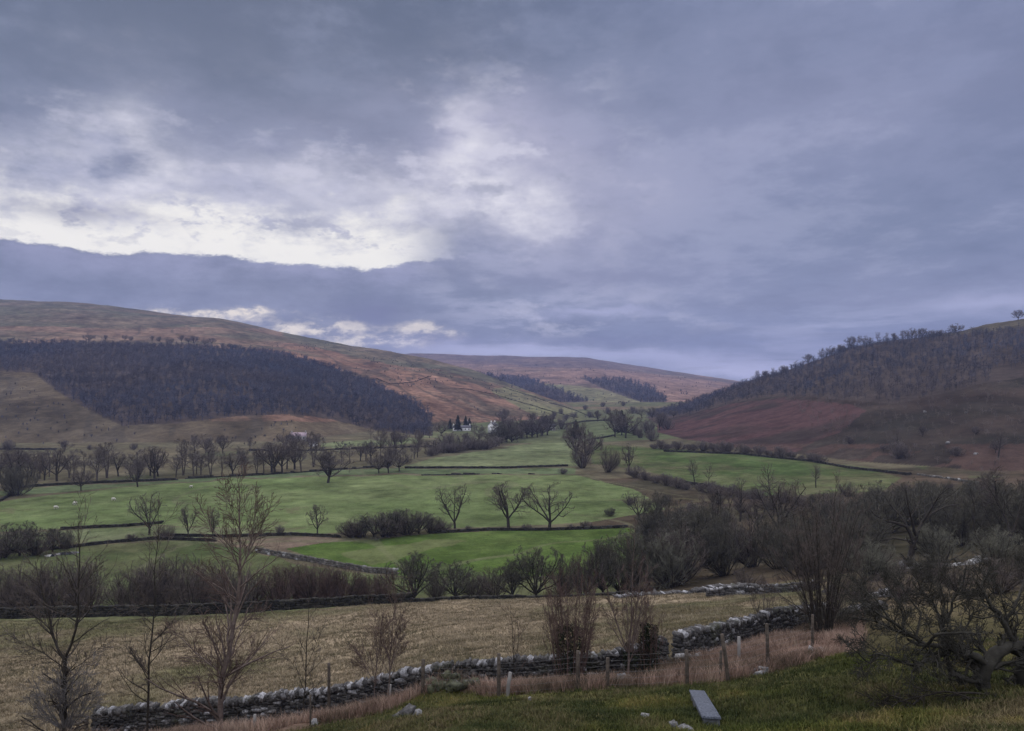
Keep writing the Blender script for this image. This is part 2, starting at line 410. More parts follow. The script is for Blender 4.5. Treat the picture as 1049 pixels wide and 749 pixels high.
def empty(name, loc, label=None, cat=None, group=None):
    o = bpy.data.objects.new(name, None); COL.objects.link(o); o.location = loc
    o.empty_display_size = 0.3
    if label: tag(o, label, cat, group)
    return o
def tag(o, label=None, cat=None, group=None, kind=None):
    if label: o['label'] = label
    if cat: o['category'] = cat
    if group: o['group'] = group
    if kind: o['kind'] = kind
    return o
CHILD = {}
def dup(root, loc, rz, s):
    r = root.copy(); COL.objects.link(r); r.location = loc; r.rotation_euler = (0, 0, rz); r.scale = s
    for ch in CHILD[root.name]:
        c = ch.copy(); COL.objects.link(c); c.parent = r
    return r

# ------------------------------------------------------------------ materials
def mat_simple(name, col, var=0.35, scale=3.0, rough=0.9, col2=None, attr=False, bump=0.0, spec=0.2, detail=5):
    m = bpy.data.materials.new(name); m.use_nodes = True
    g = N(m.node_tree); bs = m.node_tree.nodes['Principled BSDF']
    tc = g.node('ShaderNodeTexCoord')
    n = g.noise(tc.outputs['Object'], scale, detail, 0.6)
    t = g.step(n, 0.3, 0.7)
    if attr:
        at = g.node('ShaderNodeAttribute', attribute_name='cover')
        c0 = at.outputs['Color']
        lo = g.mix(1.0, c0, (1 - var, 1 - var, 1 - var), 'MULTIPLY'); hi = g.mix(1.0, c0, (1 + var, 1 + var, 1 + var), 'MULTIPLY')
    else:
        c2 = col2 if col2 else tuple(c * (1 + var) for c in col)
        lo = tuple(c * (1 - var) for c in col) if col2 is None else col; hi = c2
    g.put(bs.inputs['Base Color'], g.mix(t, lo, hi))
    bs.inputs['Roughness'].default_value = rough
    bs.inputs['Specular IOR Level'].default_value = spec
    if bump:
        bn = g.node('ShaderNodeBump'); bn.inputs['Strength'].default_value = bump; bn.inputs['Distance'].default_value = 0.05
        g.put(bn.inputs['Height'], n); g.put(bs.inputs['Normal'], bn.outputs[0])
    return m
def ground_mat():
    m = bpy.data.materials.new('ground_cover'); m.use_nodes = True
    g = N(m.node_tree); bs = m.node_tree.nodes['Principled BSDF']
    tc = g.node('ShaderNodeTexCoord'); p = tc.outputs['Object']
    at = g.node('ShaderNodeAttribute', attribute_name='cover')
    # fine speckle up close, tussocks in the middle distance, rough moor far off
    a = g.noise(p, 2.3, 8, 0.68, w=1.0); b = g.noise(p, 0.22, 7, 0.65, w=2.0); c = g.noise(p, 0.035, 7, 0.7, w=3.0)
    s = g.m('ADD', g.m('MULTIPLY', a, 0.5), g.m('ADD', g.m('MULTIPLY', b, 0.5), g.m('MULTIPLY', c, 0.5)))
    f0 = g.step(s, 0.58, 0.92, 0.62, 1.42)
    sp = g.node('ShaderNodeSeparateXYZ'); g.put(sp.inputs[0], p)
    e = g.noise(p, 0.09, 10, 0.75, w=5.0)
    far = g.step(sp.outputs[1], 350.0, 900.0)
    f = g.m('MULTIPLY', f0, g.m('ADD', 1.0, g.m('MULTIPLY', far, g.step(e, 0.36, 0.64, -0.38, 0.38))))
    cc = g.node('ShaderNodeCombineXYZ')
    for i in range(3): g.put(cc.inputs[i], f)
    col = g.mix(1.0, at.outputs['Color'], cc.outputs[0], 'MULTIPLY')
    g.put(bs.inputs['Base Color'], col)
    bs.inputs['Roughness'].default_value = 1.0; bs.inputs['Specular IOR Level'].default_value = 0.0
    bn = g.node('ShaderNodeBump'); bn.inputs['Strength'].default_value = 0.6; bn.inputs['Distance'].default_value = 0.25
    g.put(bn.inputs['Height'], a); g.put(bs.inputs['Normal'], bn.outputs[0])
    return m
M = {}
M['ground'] = ground_mat()
M['bark'] = mat_simple('dark_bark', (0.035, 0.030, 0.026), 0.4, 6, bump=0.4)
M['twig'] = mat_simple('brown_twigs', (0.098, 0.080, 0.073), 0.35, 0.4)
M['twig_far'] = mat_simple('far_twigs', (0.125, 0.106, 0.100), 0.35, 0.12)
M['twig_red'] = mat_simple('red_brown_twigs', (0.095, 0.064, 0.058), 0.35, 1.5)
M['bark_red'] = mat_simple('birch_bark', (0.085, 0.062, 0.055), 0.45, 7, col2=(0.165, 0.13, 0.118))
M['twig_green'] = mat_simple('lichened_twigs', (0.080, 0.075, 0.060), 0.35, 1.0)
M['bark_far'] = mat_simple('far_bark', (0.075, 0.064, 0.058), 0.3, 1.0)
M['pale_twig'] = mat_simple('pale_green_twigs', (0.125, 0.122, 0.098), 0.3, 1.0)
M['lichen'] = mat_simple('grey_lichen_twigs', (0.13, 0.12, 0.12), 0.35, 3)
M['haw'] = mat_simple('hawthorn_bark', (0.030, 0.028, 0.024), 0.4, 5, col2=(0.058, 0.055, 0.048), bump=0.5)
M['ever'] = mat_simple('evergreen_foliage', (0.022, 0.028, 0.022), 0.4, 0.8)
M['ivy'] = mat_simple('ivy_leaves', (0.018, 0.024, 0.012), 0.5, 3)
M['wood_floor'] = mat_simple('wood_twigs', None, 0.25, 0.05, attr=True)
M['grass'] = mat_simple('grass_blades', None, 0.25, 1.5, attr=True)
M['stone'] = mat_simple('limestone', None, 0.5, 9.0, attr=True, bump=0.8)
def lichen_patches(m):
    g = N(m.node_tree); bs = m.node_tree.nodes['Principled BSDF']; old = bs.inputs['Base Color'].links[0].from_socket
    tc = g.node('ShaderNodeTexCoord'); n = g.noise(tc.outputs['Object'], 5.0, 6, 0.7, w=3.0); n2 = g.noise(tc.outputs['Object'], 0.8, 3, 0.6, w=8.0)
    c = g.mix(g.m('MULTIPLY', g.step(n, 0.57, 0.64), 0.6), old, (0.32, 0.32, 0.33))
    c = g.mix(g.m('MULTIPLY', g.step(n2, 0.52, 0.66), 0.55), c, (0.045, 0.048, 0.025))
    g.put(bs.inputs['Base Color'], c)
lichen_patches(M['stone'])
M['stone_far'] = mat_simple('far_limestone', None, 0.3, 1.0, attr=True)
M['post'] = mat_simple('weathered_post', (0.075, 0.062, 0.052), 0.4, 8, bump=0.3)
M['wire'] = mat_simple('fence_wire', (0.16, 0.16, 0.165), 0.1, 5, rough=0.5)
M['guard'] = mat_simple('tree_guard_plastic', (0.21, 0.20, 0.195), 0.15, 4, rough=0.7)
M['slab'] = mat_simple('grey_slab', (0.088, 0.099, 0.127), 0.6, 22, bump=0.15, detail=8)
M['slab_side'] = mat_simple('grey_slab_side', (0.075, 0.08, 0.09), 0.35, 12, bump=0.2)
M['white'] = mat_simple('whitewash', (0.70, 0.70, 0.72), 0.08, 1)
M['render'] = mat_simple('grey_render', (0.30, 0.29, 0.29), 0.15, 1)
M['slate'] = mat_simple('slate_roof', (0.10, 0.10, 0.12), 0.2, 1)
M['pinkroof'] = mat_simple('faded_roof', (0.33, 0.26, 0.30), 0.15, 1)
M['glass'] = mat_simple('window_glass', (0.03, 0.035, 0.045), 0.1, 1, rough=0.2, spec=0.5)
M['water'] = mat_simple('still_water', (0.03, 0.035, 0.04), 0.05, 1, rough=0.06, spec=1.0)
M['wool'] = mat_simple('wool', (0.50, 0.48, 0.44), 0.15, 3)
M['face'] = mat_simple('sheep_face', (0.06, 0.055, 0.05), 0.2, 3)

# ------------------------------------------------------------------ walls' plan (distance of the two near walls by photo column)
W1 = [(96, 36.0), (200, 36.0), (300, 36.0), (380, 35.4), (450, 35), (520, 34.4), (600, 34), (650, 34.6), (681, 35.5)]
W2 = [(692, 36.3), (703, 36.8), (722, 38.5), (760, 42), (800, 45), (846, 48)]
W2B = [(862, 49), (880, 50.5), (905, 52)]
YW = W1 + W2 + W2B + [(1049, 56), (1300, 60)]
GRASS_TOP = [(-300, 775), (200, 762), (290, 750), (340, 741), (400, 729), (432, 712), (460, 706), (500, 714), (560, 710), (640, 705), (700, 702), (745, 698), (790, 690), (830, 679), (870, 669), (950, 662), (1049, 652), (1300, 640)]
A_ = np.array
def cover(X, Y, Z):
    """ground colour (albedo) of every terrain vertex"""
    Ys = np.maximum(Y, 6.0)
    u = CU + F * X / Ys; v = VH - F * Z / Ys
    n1 = fbm(X, Y, 30, 4, 1); n2 = fbm(X, Y, 6, 4, 2); n3 = fbm(X, Y, 120, 5, 3); n4 = fbm(X, Y, 500, 4, 5); nf = fbm(X, Y, 1.6, 4, 6)
    # screen-size ripple for ragged edges, from world noise
    uw = u + n1 * 4 + n2 * 1.5; vw = v + n1 * 1.5 + fbm(X, Y, 14, 3, 7) * 1.2
    C = np.zeros(u.shape + (3,)); 
    def paint(mask, col, col2=None, t=None, a=1.0):
        c = A_(col)
        if col2 is not None: c = lerp(A_(col), A_(col2), np.clip(t, 0, 1)[..., None])
        else: c = np.broadcast_to(c, C.shape)
        w = (mask.astype(float) * a)[..., None]
        C[:] = C * (1 - w) + c * w
    allm = np.ones(u.shape, bool)
    paint(allm, (0.085, 0.08, 0.052), (0.115, 0.098, 0.066), n1 * 0.9 + 0.5)
    valley = (Y > 96)
    fields = [
      ([(-300, 600), (60, 562), (200, 553), (262, 560), (300, 578), (400, 591), (640, 592), (640, 660), (-300, 680)], (0.062, 0.082, 0.034), (0.095, 0.10, 0.052), 96, 260),
      ([(-300, 560), (-60, 552), (62, 543), (165, 539), (330, 546), (200, 552), (60, 560), (-300, 600)], (0.10, 0.12, 0.06), (0.12, 0.13, 0.075), 150, 320),
      ([(205, 554), (330, 549), (352, 552), (306, 562), (275, 570), (240, 560)], (0.145, 0.11, 0.085), (0.12, 0.10, 0.07), 150, 300),
      ([(292, 562), (330, 556), (400, 551), (520, 543), (645, 541), (700, 560), (690, 590), (600, 590), (420, 591), (380, 586), (330, 575)], (0.058, 0.092, 0.024), (0.080, 0.110, 0.036), 130, 300),
      ([(-300, 530), (-20, 517), (60, 507), (150, 497), (250, 490), (330, 488), (420, 487), (590, 487), (650, 502), (684, 522), (600, 536), (330, 546), (165, 538), (62, 541), (-300, 560)], (0.092, 0.122, 0.050), (0.116, 0.140, 0.064), 170, 460),
      ([(-300, 520), (20, 502), (150, 493), (250, 486), (330, 482), (420, 480), (590, 480), (590, 486), (420, 485), (250, 489), (150, 496), (60, 505), (-300, 528)], (0.088, 0.115, 0.06), (0.10, 0.12, 0.066), 170, 480),
      ([(405, 479), (440, 470), (500, 461), (570, 451), (588, 452), (594, 470), (596, 478)], (0.108, 0.128, 0.066), (0.13, 0.145, 0.08), 300, 800),
      ([(606, 455), (700, 461), (800, 468), (870, 477), (925, 490), (905, 503), (830, 507), (770, 508), (700, 492), (650, 480), (606, 476)], (0.060, 0.088, 0.032), (0.092, 0.092, 0.05), 230, 620),
      ([(330, 454), (425, 449), (430, 455), (330, 459)], (0.13, 0.15, 0.08), None, 400, 900),
      ([(430, 444), (500, 440), (500, 447), (430, 450)], (0.13, 0.14, 0.08), None, 450, 1000),
      ([(570, 425), (640, 420), (660, 447), (600, 455), (560, 447)], (0.085, 0.11, 0.05), (0.11, 0.12, 0.06), 500, 1600),
    ]
    scrub = valley & (Y < 330) & (uw > 600)
    paint(scrub, (0.046, 0.042, 0.028), (0.082, 0.062, 0.045), n1 * 1.4 + 0.35)
    for poly, c1, c2, y0, y1 in fields:
        mk = in_poly(uw, vw, poly) & (Y > y0) & (Y < y1)
        paint(mk, c1, c2 if c2 is not None else c1, n1 * 0.9 + n2 * 0.6 + 0.5)
    C[valley] *= (1 + 0.35 * fbm(X, Y, 18, 5, 4) + 0.25 * fbm(X, Y, 5, 3, 5))[valley][:, None]
    paint(valley & (Y < 480) & (fbm(X, Y, 45, 4, 7) + 0.3 * n2 > 0.5), (0.105, 0.098, 0.058), None, None, 0.55)
    trk = valley & (Y < 480) & (u < 700) & (np.abs(fbm(X + Y * 0.15, Y * 0.5, 70, 3, 5) - 0.1) < 0.012); paint(trk, (0.125, 0.125, 0.075), None, None, 0.45)
    wet = valley & (Y < 480) & (fbm(X, Y * 0.7, 26, 4, 3) > 0.48); paint(wet, (0.060, 0.078, 0.034), None, None, 0.5)
    # drier patch in the near green field and a wet dark rim
    mk = in_poly(u, v + n2 * 3, [(350, 568), (440, 552), (480, 553), (430, 566), (380, 580)]) & valley & (Y < 300)
    paint(mk, (0.115, 0.12, 0.06), None, None, 0.6)
    # ---- left hill
    yl = crv(u, LFY)
    hl = hill(u, Y, None, LC, LCY, LFY, 0.92, 0.10); hr = hill(u, Y, None, RC, RCY, RFY, 0.95, 0.12)
    hf = hill(u, Y, None, FC, [(0, 3900), (1300, 3900)], [(0, 1750), (450, 1750), (700, 1500), (1300, 1500)], 1.0, 0.1); hb = bilin(_b, _su, _sy, u, _LY(Y))
    L = (hl >= hf) & (hl >= hr) & (hl >= hb)
    paint(L, (0.105, 0.082, 0.055), (0.075, 0.062, 0.045), n3 * 1.5 + 0.5)                                   # lower pasture, rough
    red = L & (vw < 432) & (vw > 335) & (uw > 215)
    paint(red, (0.165, 0.100, 0.074), (0.085, 0.068, 0.050), n3 * 2.4 + n1 * 0.8 + 0.35)
    top = L & (vw < crv(u, [(-300, 342), (150, 342), (230, 345), (300, 352), (380, 370), (460, 384), (520, 396), (560, 409)]) + n3 * 5)
    paint(top, (0.088, 0.084, 0.060), (0.12, 0.095, 0.07), n3 * 1.7 + 0.4)
    band = L & (vw < 357) & (vw > 336 + n3 * 4) & (uw < 290)
    paint(band, (0.16, 0.108, 0.08), (0.095, 0.082, 0.06), n3 * 1.8 + 0.3)
    crag = L & (n1 * 0.5 + n3 * 1.0 > 0.62) & (uw > 290) & (vw > 345)
    paint(crag, (0.055, 0.05, 0.045), None, None, 0.7)
    grn = L & in_poly(uw, vw, [(500, 400), (520, 396), (560, 409), (600, 421), (650, 434), (640, 441), (590, 437), (545, 425)])
    paint(grn, (0.115, 0.115, 0.062), (0.14, 0.125, 0.08), n3 + 0.5)
    # ---- far hill
    paint((Y > 550) & (u > 450) & ~L, (0.085, 0.105, 0.055), (0.105, 0.10, 0.06), n3 + 0.5)
    paint((Y > 900) & (u > 450) & ~L, (0.095, 0.10, 0.055), (0.145, 0.105, 0.078), n3 * 1.6 + n1 * 0.6 + 0.4)
    Fh = (hf > hl) & (hf > hr) & (hf > hb)
    paint(Fh, (0.185, 0.120, 0.095), (0.105, 0.082, 0.066), n4 * 2.0 + n3 * 1.4 + 0.35)
    paint(Fh & (v < 378 + n4 * 5 + (u - 600) * 0.02), (0.10, 0.078, 0.075), (0.13, 0.092, 0.082), n3 * 1.2 + 0.4)
    paint(Fh & in_poly(uw, vw, [(540, 392), (600, 396), (640, 404), (672, 416), (640, 424), (600, 424), (560, 410)]), (0.13, 0.135, 0.07), (0.145, 0.125, 0.078), n3 + 0.5)
    tex = fbm(X, Y * 0.5, 34, 5, 2) * 0.55 + fbm(X + Y * 0.3, Y * 0.4, 11, 3, 3) * 0.35
    hm = (L | Fh)
    C[hm] *= (1 + np.clip(tex, -0.6, 0.6)[..., None])[hm]
    spk = L & (fbm(X, Y * 0.6, 16, 4, 6) + n3 * 0.5 > 0.52) & (uw > 260); paint(spk, (0.05, 0.045, 0.036), None, None, 0.75)
    gul = L & (np.abs(fbm(X * 0.7 + Y * 0.25, Y * 0.12, 60, 3, 7)) < 0.035) & (vw > 330); paint(gul, (0.06, 0.052, 0.042), None, None, 0.6)
    # ---- right hill
    R = (hr > hl) & (hr > hf) & (hr > hb)
    paint(R, (0.050, 0.038, 0.032), (0.032, 0.029, 0.024), n3 * 2.0 + n1 * 0.8 + 0.5)
    C[R] *= (1 + 0.9 * np.clip(tex, -0.6, 0.6)[..., None])[R]
    paint(R & in_poly(uw + n3 * 30, vw + n3 * 6 + n1 * 3, [(640, 445), (700, 424), (750, 414), (810, 408), (860, 410), (890, 420), (870, 440), (810, 466), (700, 462)]), (0.070, 0.041, 0.040), (0.040, 0.031, 0.028), n3 * 1.6 + n1 * 0.8 * 1.6 + n1 * 0.7 + 0.3)
    paint(R & (v > 455) & (n1 + n3 > 0.1), (0.078, 0.050, 0.042), None, None, 0.7)
    paint(R & (u > 940) & (vw < 345), (0.075, 0.066, 0.048), (0.055, 0.047, 0.04), n3 * 2 + 0.5)
    for wp, y0, y1 in WOODS: paint(in_poly(u + n1 * 2, v + n1 * 0.8, wp) & (Y > y0) & (Y < y1), (0.058, 0.047, 0.043))
    # ---- near ground
    yw = crv(u, YW)
    past = (Y <= 98) & (Y > yw)
    paint(past, (0.225, 0.180, 0.125), (0.165, 0.138, 0.088), n2 * 1.2 + n1 * 0.7 + 0.4)
    for k_, th in ((0.35, 0.15), (0.35, 0.35), (0.4, 0.55)): paint(past & (n1 * 1.1 + n2 * 0.5 > th), (0.105, 0.108, 0.052), None, None, k_)
    paint(past & (uw > 640) & (vw > 622) & (uw < 760), (0.075, 0.072, 0.04), (0.11, 0.085, 0.05), n2 + 0.5)
    paint(past & (uw > 850), (0.065, 0.055, 0.038), (0.10, 0.08, 0.055), n2 * 1.5 + 0.5)
    strip = (Y <= yw)
    paint(strip, (0.185, 0.125, 0.100), (0.07, 0.062, 0.04), n2 * 1.4 + nf * 1.1 + 0.4)
    paint(strip & (uw > 872), (0.070, 0.062, 0.034), (0.10, 0.082, 0.05), n2 * 1.3 + 0.4)
    gr = strip & ((vw > crv(u, GRASS_TOP)) | (Y < 14))
    paint(gr, (0.048, 0.056, 0.019), (0.105, 0.098, 0.042), n2 * 1.4 + nf * 1.3 + 0.4)
    paint(gr & (n1 + nf * 0.8 > 0.45), (0.125, 0.105, 0.052), None, None, 0.6)
    return np.clip(C, 0.01, 0.6)

WP1 = [(-60, 351), (60, 352), (150, 355), (230, 357), (270, 360), (300, 366), (340, 376), (380, 392), (420, 410), (440, 425), (443, 447), (385, 441), (340, 430), (300, 424), (240, 427), (180, 434), (125, 436), (95, 422), (60, 402), (35, 382), (-60, 378)]
WP2 = [(488, 384), (540, 388), (575, 400), (600, 411), (612, 420), (585, 421), (540, 409), (500, 398)]
WP3 = [(594, 387), (640, 390), (665, 397), (684, 410), (676, 416), (650, 410), (620, 399)]
WP4 = [(660, 428), (700, 412), (745, 397), (800, 381), (860, 357), (950, 345), (1080, 334), (1080, 410), (960, 418), (870, 410), (800, 405), (750, 412), (705, 426)]
WOODS = [(WP1, 500, 1600), (WP2, 1500, 3900), (WP3, 1500, 3900), (WP4, 480, 1150)]
# ------------------------------------------------------------------ the ground, one sheet
def build_ground():
    t = np.concatenate([np.linspace(-3.0, -0.86, 50), np.arange(-0.85, 0.8501, 0.0017), np.linspace(0.86, 3.0, 50)])
    y = [-40., -20., -8., 0., 3.]
    while y[-1] < 5000:
        Y = y[-1]
        step = 0.0035 * (Y + 3) if Y > 12 else 0.25
        if Y > 300: step = 0.0052 * Y
        y.append(Y + step)
    y = np.array(y)
    W = (np.maximum(y, 0) + 6.0)
    X = t[None, :] * W[:, None]; Yg = np.repeat(y[:, None], len(t), 1)
    Z = zrel(X, Yg)
    Z = np.where(Yg < 0, -1.7 + Yg * -0.05, Z)
    C = cover(X, Yg, Z)
    V = np.stack([X, Yg, Z + EYE], -1).reshape(-1, 3)
    nr, nc = X.shape; idx = np.arange(nr * nc).reshape(nr, nc)
    q = np.stack([idx[:-1, :-1], idx[:-1, 1:], idx[1:, 1:], idx[1:, :-1]], -1).reshape(-1, 4)
    g = G(); g.add(V, q, C.reshape(-1, 3))
    o = g.build('ground', M['ground'], smooth=True, colour=True)
    tag(o, kind='structure')
    print('ground verts', len(V))
build_ground()

# haze: the air of the dale
def build_haze():
    g = G(); z0, z1 = EYE - 60, EYE + 330
    g.box((0, 2500, (z0 + z1) / 2), (31000, 5300, z1 - z0))
    m = bpy.data.materials.new('haze_air'); m.use_nodes = True; nt = m.node_tree; nt.nodes.clear()
    out = nt.nodes.new('ShaderNodeOutputMaterial'); pv = nt.nodes.new('ShaderNodeVolumePrincipled')
    pv.inputs['Color'].default_value = (0.46, 0.55, 1.0, 1); pv.inputs['Density'].default_value = HAZE
    nt.links.new(pv.outputs[0], out.inputs['Volume'])
    o = g.build('haze', m); tag(o, 'thin blue evening haze filling the dale', 'haze', None, 'stuff')
HAZE = 0.00011
if HAZE: build_haze()

# ------------------------------------------------------------------ woods (nobody could count them): one object each
def blade_tree(h, nb, rg, w=0.22):
    """a far bare tree: a stem and ascending limbs"""
    g = G()
    tubes(g, A_([[[0, 0, -0.5], [0, 0, h * 0.7]]]), A_([[w * 0.9, w * 0.5]]), 3)
    z = rg.uniform(0.2, 0.65, nb) * h; az = rg.uniform(0, 6.28, nb); el = rg.uniform(0.0, 1.2, nb); L = rg.uniform(0.28, 0.42, nb) * h
    S = np.stack([0 * z, 0 * z, z], 1)
    D = np.stack([np.cos(az) * np.cos(el), np.sin(az) * np.cos(el), np.sin(el)], 1)
    E = S + D * L[:, None]
    tubes(g, np.stack([S, E], 1), np.stack([0 * z + w * 0.6, 0 * z + w * 0.25], 1), 3)
    E2 = S + (E - S) * rg.uniform(0.3, 0.9, (nb, 1)); D2 = unit(D + rg.normal(0, 0.7, D.shape))
    tubes(g, np.stack([E2, E2 + D2 * L[:, None] * 0.6], 1), np.stack([0 * z + w * 0.4, 0 * z + w * 0.15], 1), 3)
    v = np.concatenate(g.v); f = np.concatenate(g.f[4]); return v, f
A_ = np.array
def wood(name, poly, y0, y1, spacing, h, label, mat, seed, nb=14, w=0.22, cond=None):
    rg = np.random.default_rng(seed)
    us = [p[0] for p in poly]
    n = int((y1 - y0) * ((max(us) - min(us)) / F * (y0 + y1) / 2) / spacing ** 2)
    Y = np.sqrt(rg.uniform(y0 ** 2, y1 ** 2, n)); u = rg.uniform(min(us), max(us), n); X = (u - CU) / F * Y
    Z = zrel(X, Y); v = VH - F * Z / Y
    ok = in_poly(u + rg.normal(0, 2.0, n), v + rg.normal(0, 0.8, n), poly) & ((fbm(X, Y, 90, 3, 2) > -0.75) if cond is None else (fbm(X, Y * 0.6, 45, 4, 2) > cond))
    X, Y, Z = X[ok], Y[ok], Z[ok]
    print(name, len(X))
    g = G()
    protos = [blade_tree(1.0 * h, nb, rg, w) for _ in range(6)]
    for k in range(6):
        s = slice(k, None, 6); x, yy, z = X[s], Y[s], Z[s]; m = len(x)
        if not m: continue
        v_, f_ = protos[k]
        a = rg.uniform(0, 6.28, m); sc_ = rg.uniform(0.5, 1.25, m); sw = sc_ * rg.uniform(0.8, 1.2, m)
        vx = (v_[None, :, 0] * np.cos(a)[:, None] - v_[None, :, 1] * np.sin(a)[:, None]) * sw[:, None] + x[:, None]
        vy = (v_[None, :, 0] * np.sin(a)[:, None] + v_[None, :, 1] * np.cos(a)[:, None]) * sw[:, None] + yy[:, None]
        vz = v_[None, :, 2] * sc_[:, None] + z[:, None] + EYE
        V = np.stack([vx, vy, vz], -1).reshape(-1, 3)
        f = (f_[None] + (np.arange(m) * len(v_))[:, None, None]).reshape(-1, 4)
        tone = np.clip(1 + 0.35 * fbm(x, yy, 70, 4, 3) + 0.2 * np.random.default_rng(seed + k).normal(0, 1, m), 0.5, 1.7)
        base_ = lerp(A_((0.048, 0.056, 0.090)), A_((0.068, 0.060, 0.070)), np.clip(0.5 + fbm(x, yy, 110, 3, 6), 0, 1)[:, None])  # twig colours with the blue of distant haze mixed in
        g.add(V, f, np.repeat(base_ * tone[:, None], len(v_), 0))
    tag(g.build(name, mat, colour=True), label, 'wood', None, 'stuff')
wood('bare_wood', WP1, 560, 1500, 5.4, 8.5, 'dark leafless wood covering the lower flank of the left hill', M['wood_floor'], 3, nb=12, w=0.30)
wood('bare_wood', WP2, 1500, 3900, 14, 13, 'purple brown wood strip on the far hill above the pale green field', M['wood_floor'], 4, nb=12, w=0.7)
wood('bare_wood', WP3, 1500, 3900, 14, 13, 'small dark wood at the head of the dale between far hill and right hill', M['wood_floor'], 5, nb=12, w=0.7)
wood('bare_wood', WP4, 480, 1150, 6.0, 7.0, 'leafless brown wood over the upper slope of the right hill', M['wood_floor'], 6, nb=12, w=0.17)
wood('scrub', [(800, 398), (1080, 390), (1080, 490), (950, 474), (860, 464), (820, 430)], 290, 900, 6.5, 3.8, 'thin brown scrub scattered over the bracken of the right hill', M['twig_far'], 8, nb=10, w=0.07)
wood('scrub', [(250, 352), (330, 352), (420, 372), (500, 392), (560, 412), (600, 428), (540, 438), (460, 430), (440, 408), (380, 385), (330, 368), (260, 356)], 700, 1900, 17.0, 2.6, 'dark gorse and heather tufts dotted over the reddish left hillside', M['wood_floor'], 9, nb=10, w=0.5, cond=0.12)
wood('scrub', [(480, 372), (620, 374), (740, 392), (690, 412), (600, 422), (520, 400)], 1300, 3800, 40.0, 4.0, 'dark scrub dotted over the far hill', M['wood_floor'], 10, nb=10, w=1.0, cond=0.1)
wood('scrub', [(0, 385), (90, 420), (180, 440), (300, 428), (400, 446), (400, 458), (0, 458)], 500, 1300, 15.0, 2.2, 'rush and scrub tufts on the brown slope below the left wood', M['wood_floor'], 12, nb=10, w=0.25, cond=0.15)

# ------------------------------------------------------------------ tree prototypes
def rounded(P, h, W, cz=0.5):
    c = A_([0, 0, cz * h]); rr = A_([W * h, W * h, (1.02 - cz) * h])
    q = (P - c) / rr; r_ = np.linalg.norm(q, axis=-1, keepdims=True)
    low = P[..., 2:3] < 0.12 * h
    k = np.where((r_ > 0.78) & ~low, (0.78 + 0.26 * np.tanh((r_ - 0.78) / 0.45)) / np.maximum(r_, 1e-6), 1.0)
    return c + (P - c) * k
def make_tree(name, P0, R0, lvls, rg, bark, twig, split=1, minr=0.012, k0=6, env=None):
    """P0 main stems; first `split` further levels belong to the trunk mesh"""
    rest = ramify(P0, R0, lvls, rg, minr)
    if env: P0 = rounded(P0, *env); rest = [(rounded(P, *env), R) for P, R in rest]
    gt = G(); tubes(gt, P0, R0, k0)
    for P, R in rest[:split]: tubes(gt, P, R, 4)
    gc = G()
    for P, R in rest[split:]: tubes(gc, P, R, 3)
    r = empty(name, (0, 0, 0))
    a = gt.build('trunk', M[bark], r, smooth=True); b = gc.build('crown', M[twig], r)
    CHILD[r.name] = [a, b]
    return r
def stems(n, h, spread, r, rg, npt=6, wob=0.12, trop=0.10, base=0.15, tip=0.3, hv=0.25):
    az = rg.uniform(0, 6.28, n); tl = rg.uniform(0.05, spread, n) if n > 1 else A_([0.03])
    D = np.stack([np.cos(az) * np.sin(tl), np.sin(az) * np.sin(tl), np.cos(tl)], 1)
    S = np.stack([np.cos(az) * base, np.sin(az) * base, 0 * az - 0.25], 1) if n > 1 else A_([[0, 0, -0.3]])
    return lines(S, D, h * rg.uniform(1 - hv, 1, n), np.full(n, r), npt, wob, trop, rg, tip)
def spreading(h, rg, twigr=0.016, nl=6, bole=0.25, tw=6, wide=0.85):
    """an open-grown tree: short bole, several big limbs"""
    T, TR = lines(A_([[0, 0, -0.3]]), A_([[0.05, 0, 1.]]), A_([h * bole + 0.3]), A_([h * 0.030]), 6, 0.05, 0.05, rg, 0.8)
    top = T[0, -1]
    az = np.arange(nl) / nl * 6.28 + rg.normal(0, 0.3, nl); tl = rg.uniform(0.25, wide, nl); tl[0] = 0.1
    D = np.stack([np.cos(az) * np.sin(tl), np.sin(az) * np.sin(tl), np.cos(tl)], 1)
    L = h * (1 - bole) * rg.uniform(0.75, 1.0, nl)
    P, R = lines(np.repeat(top[None], nl, 0) - A_([0, 0, 0.1 * h * 0.3]), D, L, np.full(nl, h * 0.016), 6, 0.16, 0.10, rg, 0.3)
    pt = np.concatenate([T, P]); rt = np.concatenate([TR, R])
    return pt, rt
PROTO = {}
def proto(key, *fs): PROTO[key] = list(fs)
def mk_spreading(seed, h, twigr, c3, twig='twig', bark='bark', name='bare_tree', bole=0.22, wide=0.9, nl=6):
    rg = np.random.default_rng(seed)
    P, R = spreading(h, rg, nl=nl, bole=bole, wide=wide)
    lv = [dict(c=8, ang=0.85, ratio=0.52, rr=0.6, t0=0.25, n=6, wob=0.28, trop=0.08),
          dict(c=8, ang=0.7, ratio=0.50, rr=0.6, t0=0.2, n=4, wob=0.22, trop=0.08),
          dict(c=c3, ang=0.65, ratio=0.5, rr=0.6, t0=0.15, n=3, wob=0.2, trop=0.05)]
    # twigs do not grow on the bole
    P0, R0 = P, R
    rest = ramify(P0[1:], R0[1:], lv, rg, twigr)
    W = 0.62 if wide > 1 else 0.55; P0 = rounded(P0, h, W, 0.55); rest = [(rounded(p, h, W, 0.55), q) for p, q in rest]
    gt = G(); tubes(gt, P0, R0, 7); tubes(gt, *rest[0], 4)
    gc = G()
    for p, r in rest[1:]: tubes(gc, p, r, 3)
    r = empty(name, (0, 0, 0)); a = gt.build('trunk', M[bark], r, smooth=True); b = gc.build('crown', M[twig], r)
    CHILD[r.name] = [a, b]; r['h'] = h
    return r
